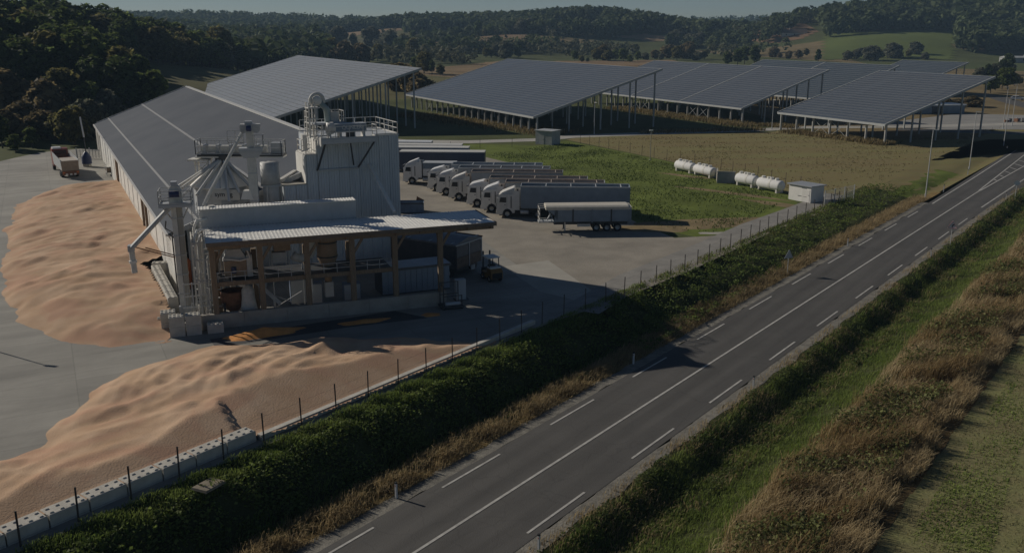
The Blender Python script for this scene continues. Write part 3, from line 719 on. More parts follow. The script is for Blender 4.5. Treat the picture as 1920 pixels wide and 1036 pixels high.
t = cth('inclined_conveyor', 'inclined screw conveyor rising behind the white sack', 'conveyor', 3.0, -2.0, 0)
MB().beam((0.1, 0, 3.2), (2.1, .1, .9), .28, .3).build('trough', M_steel, t)
for x in (.8, 1.6): MB().beam((x, 0, 0), (x, 0, 2.4 - x * .6), .1).build('leg', M_steel, t)
t = cth('pipe_trestle', 'thin steel frame of crossed pipes in the dark bay', 'frame', 5.6, -1.2, 0)
for (p, q) in (((-1, 0, .3), (1.4, 0, 1.6)), ((-1, 0, 1.5), (1.2, 0, .4)), ((1.6, 0, 0), (1.6, 0, 3.2)), ((2.3, 0, 0), (2.3, 0, 3.2)), ((-.8, .4, 0), (-.8, .4, 3))): MB().beam(p, q, .06).build('pipe', M_steel, t)
for i, (a, b, w_, h_) in enumerate(((8.2, -.2, 1.2, 2.0), (11.4, .1, 1.5, 1.6), (6.9, .5, 1.4, 2.3))):
    t = cth('control_cabinet', ('narrow control cabinet beside the tan cyclone', 'low wide control cabinet by the corrugated tower wall', 'tall control cabinet in the darkest bay of the canopy')[i], 'cabinet', a, b, 0)
    MB().box(-w_ / 2, w_ / 2, -.4, .4, .1, h_).build('case', mat('cabinet_blue_grey', (.15, .19, .26), .5, .1, 2), t); MB().box(-w_ / 2 + .06, w_ / 2 - .06, -.44, -.41, .18, h_ - .1).build('door', M_gray, t)
    MB().box(-w_ / 2, w_ / 2, -.38, .38, 0, .1).build('base', M_dark, t)
# ------------------------------------------------------------------ tower of corrugated cladding
TA = rad(27); TO = (-10.9, 88.3)
def tw(a, b):
    a, b = a * 1.0, b * 1.0
    return (TO[0] + math.cos(TA) * a - math.sin(TA) * b, TO[1] + math.sin(TA) * a + math.cos(TA) * b)
tower = thing('dryer_tower', 'tall blue-grey corrugated dryer tower with a railed roof platform', 'tower', (*TO, 0), TA)
tower.scale = (1, 1, 1)
ZT, ZM, ZL = 13.1, 11.7, 9.0
MB().box(-8.0, -.02, .1, 6.5, 0, ZT - .03).build('core', M_clad, tower)
MB().box(-9.1, -8.02, .1, 3.2, 0, ZM - .03).build('core', M_clad, tower)
MB().box(-11.3, -9.12, .1, 3.4, 0, ZL - .03).build('core', M_clad, tower)
def cladpanel(h, w=1.0):
    m_ = MB(); m_.box(.01, w - .01, .03, .095, 0, h)
    for k in range(4): m_.hexa([(w * (k + .12) / 4, -.02, 0), (w * (k + .55) / 4, -.02, 0), (w * (k + .70) / 4, .03, 0), (w * (k) / 4 + .01, .03, 0)],
                               [(w * (k + .12) / 4, -.02, h), (w * (k + .55) / 4, -.02, h), (w * (k + .70) / 4, .03, h), (w * (k) / 4 + .01, .03, h)])
    return m_.mesh('cladding_panel', M_clad)
cA, cB, cC = cladpanel(ZT), cladpanel(ZM), cladpanel(ZL)
for i in range(8): put('cladding_panel', cA, tower, (-8 + i, 0, 0))
put('cladding_panel', cB, tower, (-9.05, 0, 0))
for i in range(2): put('cladding_panel', cC, tower, (-11.2 + i * 1.07, 0, 0))
MB().box(-8.0, 0.05, -.05, 6.5, ZT - .02, ZT + .06).build('roof_edge', M_gray, tower)
MB().box(-9.16, -8.0, -.06, 3.3, ZM - .02, ZM + .06).build('roof_edge', M_trim, tower)
MB().box(-11.4, -9.16, -.06, 3.5, ZL - .02, ZL + .08).build('roof_edge', M_concl, tower)
MB().box(-9.22, -9.12, -.02, 3.2, ZL + .09, ZM - .05).build('side_sheet', M_white, tower)
MB().box(-8.10, -8.0, -.02, 5.4, ZM + .07, ZT - .04).build('side_sheet', M_white, tower)
MB().beam((-11.3, 1.2, ZL + .3), (-9.4, 3.0, ZL + .8), .4, .3).build('duct', M_trim, tower)
# hanging frame and the platform
MB().box(-7.9, -2.6, -1.5, 0, ZT - .1, ZT + .08).build('platform_deck', M_steel, tower)
MB().box(-7.95, -2.55, -1.58, -1.5, ZT - .35, ZT + .1).build('platform_fascia', M_gray, tower)
MB().box(-8.0, -7.92, -1.5, 4.5, ZT - .55, ZT + .25).build('platform_side', M_trim, tower)
mb = MB(); mb.beam((-7.6, -1.4, ZT - .35), (-8.1, -.12, ZT - 2.9), .14); mb.build('strut', M_dark, tower)
mb = MB(); mb.beam((-5.2, -1.4, ZT - .35), (-4.6, -.12, ZT - 2.6), .12); mb.build('strut', M_dark, tower)
mb = MB(); mb.beam((-2.9, -1.4, ZT - .35), (-4.2, -.12, ZT - 2.9), .14); mb.build('strut', M_dark, tower)
mb = MB(); mb.beam((-8.1, -.14, ZT - 2.9), (-4.1, -.14, ZT - 2.9), .16); mb.build('strut_rail', M_steel, tower)
mb = MB(); mb.tube([(-3.1, -.22, ZT - 2.7), (-3.28, -7.4, Z0 + .12)], .17, 10); mb.build('down_pipe', M_white, tower)
def railing(parent, pts, h=1.1, m=None, step=1.2, closed=False, name='railing', w=.055):
    m_ = MB()
    for a, b in zip(pts, pts[1:]):
        a, b = Vector(a), Vector(b)
        for z in (h, h * .52): m_.beam(a + Vector((0, 0, z)), b + Vector((0, 0, z)), w)
        m_.beam(a + Vector((0, 0, .06)), b + Vector((0, 0, .06)), .03, .12)
        n_ = max(1, round((b - a).length / step))
        for k in range(n_ + 1):
            p = a + (b - a) * k / n_
            m_.beam(p, p + Vector((0, 0, h)), w)
    return m_.build(name, m or M_trim, parent)
railing(tower, [(-7.9, -1.45, ZT + .08), (-2.65, -1.45, ZT + .08)])
railing(tower, [(-7.9, -1.45, ZT + .08), (-7.9, 4.4, ZT + .08)])
railing(tower, [(-2.65, -1.45, ZT + .08), (-2.65, -.1, ZT + .08)])
railing(tower, [(-2.65, -.1, ZT + .08), (-.1, -.05, ZT + .08), (-.1, 6.3, ZT + .08), (-7.9, 6.3, ZT + .08)])
lad = MB()
for x in (-8.75, -8.25): lad.beam((x, 1.0, ZM), (x, 1.0, ZT + 1.6), .05)
for k in range(9): lad.beam((-8.75, 1.0, ZM + .3 * k + .2), (-8.25, 1.0, ZM + .3 * k + .2), .035)
lad.build('ladder', M_trim, tower)
railing(tower, [(-9.05, .1, ZM + .06), (-9.05, 3.0, ZM + .06), (-8.1, 3.0, ZM + .06)], 1.1)
# cleaner on the roof with its name on the side
t = thing('roof_cleaner', 'grey drum cleaner lettered on its side, standing on the tower platform', 'machine', (*tw(-5.0, -.35), ZT + .08), TA)
t.scale = (1, 1, 1)
MB().box(-1.5, 1.55, -.55, .5, .55, 1.28).build('housing', M_gray, t)
MB().lathe([(0, -2.1), (.52, -2.1), (.55, -1.55), (.55, -1.5)], 16, axis='x', cy=-.02, c0=.9).build('drum', M_trim, t, True)
for x in (-1.9, -.9, .4, 1.35): MB().box(x - .08, x + .08, -.5, .45, 0, .55).build('leg', M_trim, t)
MB().box(-.4, .3, -.75, -.3, 0, .5).build('motor', M_dark, t)
def lettering(text, size, parent, loc, rot, m, ext=.012, align='CENTER'):
    cu = bpy.data.curves.new('lettering', 'FONT'); cu.body = text; cu.size = size; cu.extrude = ext; cu.align_x = align; cu.align_y = 'CENTER'
    cu.materials.append(m)
    o = bpy.data.objects.new('lettering', cu); C.objects.link(o)
    me = bpy.data.meshes.new_from_object(o.evaluated_get(bpy.context.evaluated_depsgraph_get())); me.name = 'lettering'
    bpy.data.objects.remove(o); bpy.data.curves.remove(cu)
    return put('lettering', me, parent, loc, rot)
M_let = mat('pale_lettering', (.62, .64, .66), .6, .05)
M_letd = mat('dark_lettering', (.03, .03, .032), .6, .05)
MB().box(-1.42, 1.48, -.575, -.552, .62, 1.22).build('name_plate', mat('plate_blue_grey', (.20, .24, .29), .6, .1, 2), t)
lettering('QUNLER', .50, t, (.15, -.585, .92), (PI / 2, 0, 0), M_let)
# round aspiration fan on a raised frame
t = thing('aspiration_fan', 'round hooded fan on the highest railed landing of the tower', 'fan', (*tw(-7.6, .6), ZT + .1), TA)
t.scale = (1, 1, .97)
fs = [(math.cos(q) * .62, 0, 3.45 + math.sin(q) * .62) for q in np.linspace(-.5, PI + .6, 16)]
MB().tube(fs, .16, 8).build('scroll_rim', M_steel2, t, True)
MB().lathe([(0, -.25), (.42, -.25), (.46, 0), (.42, .2), (0, .2)], 20, axis='x', cy=0, c0=3.42).build('fan_drum', M_white, t, True, rot=(0, 0, rad(70)))
MB().tube([(.3, 0, 3.2), (.9, .1, 2.6), (1.0, .2, 1.6), (1.1, .3, .2)], .30, 10).build('duct', mat('green_grey_duct', (.30, .36, .35), .5, .12, 1.5), t, True)
MB().lathe([(.55, 2.3), (.55, 1.3), (.15, .3)], 14, cx=1.6, cy=.5).build('cyclone_cone', M_steel, t, True)
for x in (-.9, -.35):
    MB().box(x - .06, x + .06, -.5, -.38, 0, 3.3).build('post', M_trim, t); MB().box(x - .06, x + .06, .5, .62, 0, 3.3).build('post', M_trim, t)
MB().box(-.5, 2.3, -.6, .9, 1.25, 1.35).build('landing', M_gray, t)
MB().box(-1.0, .1, -.6, .7, 2.75, 2.85).build('landing', M_trim, t)
railing(t, [(-1.0, -.58, 1.35), (-1.0, .85, 1.35)], 1.1, step=.7); railing(t, [(-1.0, -.58, .1), (.9, -.58, .1)], 1.1, step=.6)
railing(t, [(2.3, -.58, 1.35), (2.3, .85, 1.35), (.9, .85, 1.35)], 1.1, step=.9); railing(t, [(-.98, -.58, 1.75), (-.2, -.58, 1.75)], 1.1, step=.4)
MB().box(-1.6, -1.2, -.3, .3, -1.2, .3).build('stair_tower', M_trim, t)
railing(t, [(-1.9, -.9, -1.2), (-1.2, -.9, -1.0)], 1.1, step=.35)
# ------------------------------------------------------------------ silo behind the housing
silo = thing('grain_silo', 'squat white faceted silo lettered sym ag behind the grey housing', 'silo', (-27.1, 84.6, 0), 0)
N = 12; RS = 2.55; ZE = 8.95; ZA = 11.0
for k in range(N):
    a0, a1 = 2 * PI * k / N + PI / 12 - PI / 2 - PI / 12 * 2, 2 * PI * (k + 1) / N - PI / 2 - PI / 12
    c0, s0, c1, s1 = math.cos(a0) * RS, math.sin(a0) * RS, math.cos(a1) * RS, math.sin(a1) * RS
    f = .985
    MB().hexa([(c0 * f, s0 * f, 0), (c1 * f, s1 * f, 0), (c1 * .95, s1 * .95, 0), (c0 * .95, s0 * .95, 0)], [(c0 * f, s0 * f, ZE), (c1 * f, s1 * f, ZE), (c1 * .95, s1 * .95, ZE), (c0 * .95, s0 * .95, ZE)]).build('wall_panel', M_gray if k % 3 else M_steel2, silo)
    q = 1.10
    MB().hexa([(c0 * q, s0 * q, ZE - .05), (c1 * q, s1 * q, ZE - .05), (c1 * .14, s1 * .14, ZA), (c0 * .14, s0 * .14, ZA)],
              [(c0 * q, s0 * q, ZE + .03), (c1 * q, s1 * q, ZE + .03), (c1 * .14, s1 * .14, ZA + .08), (c0 * .14, s0 * .14, ZA + .08)]).build('roof_panel', M_white, silo)
    mb = MB(); mb.beam((c0 * 1.1, s0 * 1.1, ZE + .05), (c0 * .15, s0 * .15, ZA + .12), .12, .14); mb.build('roof_rib', M_steel, silo)
MB().cyl(0, 0, ZA, ZA + .5, .4, 12).build('filler_cap', M_dark, silo)
MB().box(-.1, 2.4, -2.62, -2.56, 7.9, 8.85).build('name_board', M_steel2, silo)
lettering('sym ag', .60, silo, (.95, -2.64, 8.42), (PI / 2, 0, 0), M_letd)
# distributor with its fan of chutes
t = thing('distributor', 'fan of pale chutes spreading down from a distributor over the silo roof', 'chutes', (-26.6, 84.3, 0), 0)
MB().cyl(0, 0, 11.0, 11.7, .45, 14).build('head', M_dark, t)
MB().box(-2.0, 1.9, -.25, .25, 11.62, 11.78).build('carrier', M_dark, t)
for (x, y, z) in ((-4.3, -1.0, 8.8), (-3.9, -2.1, 8.6), (-3.2, -3.0, 8.3), (-1.7, -3.2, 8.5), (1.2, -3.2, 7.9), (2.0, -2.6, 8.6), (2.9, -1.6, 8.8)):
    MB().tube([(x * .1, y * .1, 11.2), (x, y, z)], .13, 8).build('chute', M_steel2 if x < 0 else M_gray, t)
MB().prism([(-.6, 8.2), (.5, 8.2), (.3, 9.0), (-.35, 9.0)], 'y', -.4, .4).build('hopper', M_white, t, loc=(3.0, -3.3, 0))
# walkway above the silo
walk = thing('catwalk', 'railed catwalk crossing above the silo chutes', 'catwalk', (-29.2, 84.3, 0), 0)
ZC = 11.75
MB().box(0, 8.1, -.15, 1.4, ZC - .32, ZC - .2).build('beam', M_white, walk); MB().box(0.2, 8.1, -.2, 1.45, ZC - .19, ZC - .04).build('deck', M_dark, walk)
railing(walk, [(.1, -.15, ZC), (8.0, -.15, ZC - .1)], 1.3, M_steel, 1.15); railing(walk, [(.1, 1.4, ZC), (8.0, 1.4, ZC - .1)], 1.3, M_steel2, 1.3)
railing(walk, [(.1, -.15, ZC), (.1, 1.4, ZC)], 1.3, M_steel, .8); railing(walk, [(8.0, -.15, ZC - .1), (8.0, 1.4, ZC - .1)], 1.3, M_steel, .8)
MB().box(.4, 6.5, .3, .9, ZC + .15, ZC + .75).build('drag_conveyor', M_steel2, walk)
for i in range(5): MB().box(.7 + 1.2 * i, .95 + 1.2 * i, .2, 1.0, ZC + .1, ZC + .85).build('conveyor_clamp', M_gray, walk)
MB().box(-.7, 1.2, -.3, 1.3, ZC - .62, ZC - .45).build('end_landing', M_steel2, walk)
tr = MB()
for (x, y) in ((-.1, 0), (-.1, 1.0), (1.1, 0), (1.1, 1.0)): tr.beam((x, y, 5.5), (x, y, ZC - .5), .12)
for k in range(4):
    z = ZC - .8 - k * 1.2
    tr.beam((-.1, 0, z), (1.1, 0, z - 1.0), .07); tr.beam((-.1, 0, z - 1.0), (1.1, 0, z), .07); tr.beam((-.1, 0, z), (1.1, 0, z), .07)
tr.build('lattice_leg', M_steel2, walk)
MB().box(6.9, 8.0, .4, 1.2, ZC + .02, ZC + 1.0).build('drive_box', M_gray, walk)
# bucket elevator
t = thing('bucket_elevator', 'tall grey bucket elevator leg with boxed head in front of the catwalk', 'elevator', (-23.1, 81.0, 0), rad(10))
MB().box(-.38, .38, -.3, .3, 0, 12.3).build('leg_casing', M_steel2, t); MB().box(-.30, .30, -.26, .26, 12.3, 14.1).build('leg_casing', M_steel2, t)
MB().hexa([(-.62, -.4, 11.9), (.62, -.4, 11.9), (.62, .4, 11.9), (-.62, .4, 11.9)], [(-1.0, -.5, 12.45), (1.0, -.5, 12.45), (1.0, .5, 12.45), (-1.0, .5, 12.45)]).build('service_landing', M_gray, t)
MB().box(-1.0, 1.0, -.5, .5, 12.46, 12.78).build('landing_skirt', M_gray, t)
MB().prism([(-.65, 14.1), (.75, 14.1), (.9, 14.3), (.95, 14.85), (-.75, 14.85), (-.8, 14.4)], 'y', -.38, .38).build('head', M_steel, t)
MB().box(-.35, .25, -.3, .3, 14.86, 15.1).build('head_cap', M_gray, t); MB().lathe([(0, -.2), (.25, -.2), (.25, .2), (0, .2)], 12, axis='x', cy=-.5, c0=14.5).build('motor', M_blue, t)
railing(t, [(-1.9, -.1, 13.2), (-.5, -.45, 13.2)], 1.1, M_steel, .6); railing(t, [(.4, -.45, 12.8), (1.1, -.4, 12.8), (1.1, .5, 12.8)], 1.1, M_steel, .5)
MB().tube([(-.5, -.2, 14.3), (-3.6, -2.4, 9.0), (-4.0, -2.6, 8.2)], .15, 8).build('chute', M_steel2, t)
for z in (4, 8, 10.5): MB().box(-.42, .42, -.34, .34, z, z + .1).build('flange', M_gray, t)
MB().box(-.55, .55, -.45, .45, 0, 1.0).build('boot', M_gray, t)
# round steel bin
t = thing('steel_bin', 'upright cylindrical steel bin beside the elevator leg', 'bin', (-22.0, 82.7, 0), 0)
MB().lathe([(0, 11.25), (.85, 11.25), (.85, 9.2), (.83, 9.2)], 22).build('upper_drum', M_steel, t, True); MB().lathe([(.72, 9.15), (.72, 6.0), (0, 6.0)], 22).build('lower_drum', M_steel, t, True)
MB().lathe([(.87, 9.1), (.9, 9.1), (.9, 9.25), (.87, 9.25)], 22).build('band', M_gray, t)
for a in (.4, 2.5, 4.6): MB().box(-.05 + math.cos(a) * .95, .05 + math.cos(a) * .95, -.05 + math.sin(a) * .95, .05 + math.sin(a) * .95, 0, 9.2).build('leg', M_steel2, t)
# ------------------------------------------------------------------ truck-loading leg at the left corner
t = thing('loading_elevator', 'slender elevator mast with railed motor platform at the left corner of the works', 'elevator', (-26.6, 71.4, 0), rad(15))
MB().box(-.40, .0, -.32, .32, 1.0, 9.4).build('leg_casing', M_steel2, t); MB().box(.03, .40, -.32, .32, 1.0, 9.4).build('leg_casing', M_concl, t)
MB().box(-.5, .5, -.4, .4, 0, 1.2).build('boot', M_gray, t)
for z in (2.2, 3.8, 5.4, 7.0, 8.4): MB().box(-.44, .44, -.36, .36, z, z + .08).build('flange', M_steel, t)
MB().box(-1.25, 1.25, -.9, 1.0, 9.4, 9.62).build('platform', M_gray, t)
railing(t, [(-1.2, -.85, 9.62), (1.2, -.85, 9.62), (1.2, .95, 9.62)], 1.1, M_steel, .8); railing(t, [(-1.2, -.85, 9.62), (-1.2, .95, 9.62), (1.2, .95, 9.62)], 1.1, M_steel, .8)
MB().prism([(-.5, 9.63), (.5, 9.63), (.5, 10.6), (.3, 11.0), (-.3, 11.0), (-.5, 10.6)], 'y', -.3, .3).build('head', M_steel2, t)
MB().lathe([(0, -.4), (.26, -.4), (.26, .35), (0, .35)], 12, axis='x', cy=-.55, c0=10.4).build('motor', M_blue, t); MB().box(-.25, .2, -.35, .3, 11.0, 11.35).build('head_cap', M_gray, t)
mb = MB(); mb.beam((-.9, -.6, 9.3), (-.4, 0, 8.3), .08); mb.beam((.9, -.6, 9.3), (.4, 0, 8.3), .08); mb.build('bracket', M_steel, t)
for dy in (-.28, .22):
    MB().tube([(-.3, dy, 9.5), (-3.55, dy - .35, 6.3)], .19, 8).build('chute', M_steel if dy < 0 else M_steel2, t)
MB().box(-3.85, -3.4, -.65, .0, 6.0, 6.5).build('chute_elbow', M_steel, t)
MB().tube([(-3.62, -.32, 6.1), (-3.55, -.34, 4.25)], .22, 10).build('drop_spout', M_steel2, t); MB().tube([(-3.60, -.33, 5.25), (-3.59, -.33, 5.05)], .30, 10).build('spout_collar', M_white, t)
mb = MB(); mb.tube([(-3.4, -.2, 6.3), (-.45, 0, 5.2)], .045, 6); mb.tube([(-2.6, -.2, 6.2), (-.45, .1, 5.35)], .045, 6); mb.build('stay', M_rust, t)
mb = MB(); mb.tube([(-.9, .1, 8.2), (-1.0, .1, 7.6), (-.55, .1, 7.3), (-.5, .1, 1.0)], .06, 6); mb.build('drain_pipe', M_dark, t)
# vertical pipes and caged ladder beside it
for i, (x, y, r_, z1, lab) in enumerate(((-24.9, 74.6, .20, 8.7, 'thickest of the upright pipes beside the grey housing'), (-24.35, 74.3, .13, 8.4, 'thin upright pipe between the thickest pipe and the ribbed hose'),
                                         (-23.75, 74.9, .22, 7.6, 'upright ribbed white hose touching the grey housing'))):
    t = thing('upright_pipe', lab, 'pipe', (x, y, 0), 0, 'upright pipes at the corner of the works')
    MB().cyl(0, 0, 0, z1, r_, 12).build('pipe', M_white if i != 1 else M_steel, t, True)
    m_ = MB()
    for k in range(10 if i < 2 else 26): z = .5 + k * (z1 - 1) / (10 if i < 2 else 26); m_.cyl(0, 0, z, z + (.06 if i < 2 else .14), r_ + .03, 12)
    m_.build('rings', M_trim, t); tag(t.children[-1], kind='stuff')
    MB().cyl(0, 0, z1, z1 + .12, r_ * 1.25, 12).build('cap', M_steel2, t)
t = thing('caged_ladder', 'caged steel ladder climbing beside the elevator mast', 'ladder', (-25.55, 72.4, 0), rad(20))
m_ = MB()
for x in (-.22, .22): m_.beam((x, 0, 0), (x, 0, 9.5), .05)
for k in range(31): m_.beam((-.22, 0, .3 + .3 * k), (.22, 0, .3 + .3 * k), .03)
m_.build('rails', M_steel, t)
for z in np.arange(2.4, 9.4, .9):
    pts = [(math.cos(q) * .38, -.34 + math.sin(q) * .38 - .0, z) for q in np.linspace(-PI * 1.15, PI * .15, 9)]
    MB().tube(pts, .022, 5, caps=False).build('cage_hoop', M_steel2, t)
# open steel gantry carrying pipes between the mast and the canopy
t = thing('pipe_gantry', 'open steel gantry crowded with pipes between the elevator mast and the canopy', 'gantry', (-25.6, 70.6, 0), CA)
for x in (.2, 1.0, 1.75):
    for y_ in (0, 1.9, 3.8): MB().box(x - .06, x + .06, y_ - .06, y_ + .06, 0, 6.6 if x < 1.2 else 5.2).build('column', M_steel2, t)
for z in (1.7, 3.4, 5.1, 6.5):
    for y_ in (0, 1.9, 3.8): MB().beam((.2, y_, z), (1.75 if z < 5.2 else 1.0, y_, z), .08, .12).build('cross_beam', M_steel, t)
    for x in (.2, 1.0): MB().beam((x, 0, z + .1), (x, 3.8, z + .1), .07, .1).build('side_beam', M_steel2, t)
for k, (x, y_, r_, z1) in enumerate(((.45, .3, .09, 7.4), (.7, .6, .11, 6.9), (1.3, .35, .08, 5.6), (.5, 2.3, .12, 7.8), (.85, 2.7, .07, 7.0), (1.4, 2.4, .10, 5.0))):
    MB().tube([(x, y_, .2), (x, y_, z1 - .5), (x + .25, y_ + .3, z1), (x + 1.1, y_ + .5, z1 + .05)], r_, 8).build('pipe', (M_white, M_steel, M_steel2)[k % 3], t, True)
for z0 in (.2, 1.9, 3.6): MB().beam((.2, -.02, z0), (1.75, -.02, z0 + 1.4), .05).build('diagonal', M_steel, t)
for k in range(5): MB().beam((1.85, .2 + .35 * k, .3 + .62 * k), (1.85, .55 + .35 * k, .3 + .62 * k), .6, .05).build('stair_tread', M_steel, t)
MB().beam((2.15, .1, 1.2), (2.15, 1.9, 4.3), .05).build('stair_rail', M_white, t)
MB().lathe([(0, 2.4), (.35, 2.4), (.35, 1.6), (.1, 1.1), (0, 1.1)], 14, cx=1.35, cy=1.2).build('filter_pot', M_white, t, True)
# low railings and pipe racks at the foot
for i, (x, y, rz, lab) in enumerate(((-25.0, 69.6, rad(20), 'pipe rack with railing just left of the first canopy post'), (-24.3, 71.5, rad(110), 'second pipe rack standing behind the elevator mast'))):
    t = thing('pipe_rack', lab, 'rack', (x, y, 0), rz, 'pipe racks at the canopy corner')
    for a in (-.9, -.3, .3, .9): MB().beam((a, 0, 0), (a, 0, 3.6 + .2 * i), .09).build('upright', M_steel, t)
    for z in (1.6, 2.5, 3.5): MB().tube([(-1.1, 0, z), (1.1, 0, z)], .05, 6).build('rail', M_steel2, t)
    m_ = MB()
    for k in range(7): m_.beam((-.9 + .3 * k, .1, .3), (-.6 + .3 * k, .1, 3.2), .03)
    m_.build('mesh_stays', M_steel, t); tag(t.children[-1], kind='stuff')
t = thing('valve_pump', 'pump with motor on the pale slab at the wall corner', 'pump', (*cw(-.9, -3.2), 0), CA)
MB().box(-.5, .5, -.35, .35, 0, .2).build('base', M_block, t); MB().lathe([(0, -.4), (.28, -.4), (.28, .3), (0, .3)], 12, axis='x', c0=.55).build('motor', M_steel, t, True); MB().cyl(.45, 0, .2, 1.0, .1, 8).build('riser', M_dark, t)
# ================================================================== BLOCK WALLS, PILES
def block_mesh(L=2.0, w=.95, h=.68, studs=True):
    m_ = MB(); c = .04
    m_.hexa([(c, 0, 0), (L - c, 0, 0), (L - c, w, 0), (c, w, 0)], [(c, 0, h - c), (L - c, 0, h - c), (L - c, w, h - c), (c, w, h - c)])
    m_.hexa([(c, 0, h - c), (L - c, 0, h - c), (L - c, w, h - c), (c, w, h - c)], [(c * 2, c, h), (L - c * 2, c, h), (L - c * 2, w - c, h), (c * 2, w - c, h)])
    if studs:
        for i in range(4):
            for j in range(2):
                x, y = L * (i + .5) / 4, w * (j + .5) / 2
                m_.hexa([(x - .11, y - .11, h), (x + .11, y - .11, h), (x + .11, y + .11, h), (x - .11, y + .11, h)], [(x - .07, y - .07, h + .055), (x + .07, y - .07, h + .055), (x + .07, y + .07, h + .055), (x - .07, y + .07, h + .055)])
    return m_
RA = math.atan2(RD[1], RD[0])
bw = thing('block_wall', 'long wall of studded concrete blocks holding back the front grain pile', 'wall', (*rd(41.05, 7.6), 0), RA)
bme_ = block_mesh().mesh('concrete_block', M_block)
for i in range(11):
    put('concrete_block', bme_, bw, (2.0 * i + .01, random.uniform(-.015, .015), 0), (0, 0, random.uniform(-.004, .004)))
curb = thing('low_curb', 'low concrete curb continuing the block wall along the fence', 'curb', (*rd(40.9, 29.8), 0), RA)
cme = MB().box(.01, 2.98, 0, .38, -.1, .34).mesh('curb_stone', M_block)
for i in range(9): put('curb_stone', cme, curb, (3.0 * i, 0, 0))
# blocks at the corner of the works
bl2 = thing('block_wall', 'short studded block wall between the big grain pile and the elevator mast', 'wall', (-34.0, 82.6, 0), math.atan2(71.6 - 82.6, -28.4 + 34.0))
bL = block_mesh(2.0, .8, .8).mesh('concrete_block', M_block)
for i in range(6):
    for z in (0, .8): put('concrete_block', bL, bl2, (2.02 * i, .3, z))
bl3 = thing('block_wall', 'stack of concrete blocks two high at the near corner of the works', 'wall', (-26.3, 66.6, 0), CA)
b1 = block_mesh(1.2, 1.0, .8).mesh('concrete_block', M_block)
for (x, y, z) in ((0, 0, 0), (1.22, 0, 0), (0, 0, .8), (1.22, 0, .8), (-.6, 1.4, 0), (-.6, 1.4, .8), (-.9, 2.8, 0)): put('concrete_block', b1, bl3, (x, y, z))
bl4 = thing('block_wall', 'single low block course joining the corner stack to the shaded wall', 'wall', (-23.7, 67.5, 0), CA)
for i in range(1): put('concrete_block', block_mesh(1.3, .8, .72).mesh('concrete_block', M_block), bl4, (0, 0, 0))
bk = thing('block_wall', 'end wall of concrete blocks behind the orange gas bottle', 'wall', (-34.0, 83.4, 0), rad(12))
for i in range(2):
    for z in (0, .8): put('concrete_block', bL, bk, (2.02 * i, 0, z))
sheet('pale_slab', [(-26.5, 69.2), cw(-1.4, -4.3), cw(.0, -3.6), cw(3, -1), (-24.5, 79), (-27.4, 76)], .021, M_concl)
t = thing('gas_bottle', 'tall orange bottle strapped to a pale post by the end block wall', 'bottle', (-29.6, 80.8, 0), 0)
MB().lathe([(0, 0), (.3, 0), (.3, 2.5), (.15, 2.75), (0, 2.8)], 14).build('bottle', M_orange, t, True); MB().box(-.55, -.35, -.12, .12, 0, 2.9).build('post', M_white, t)
MB().tube([(0, 0, 2.7), (.05, -.2, 3.0), (.1, -.3, 2.6)], .04, 6).build('valve', M_dark, t)

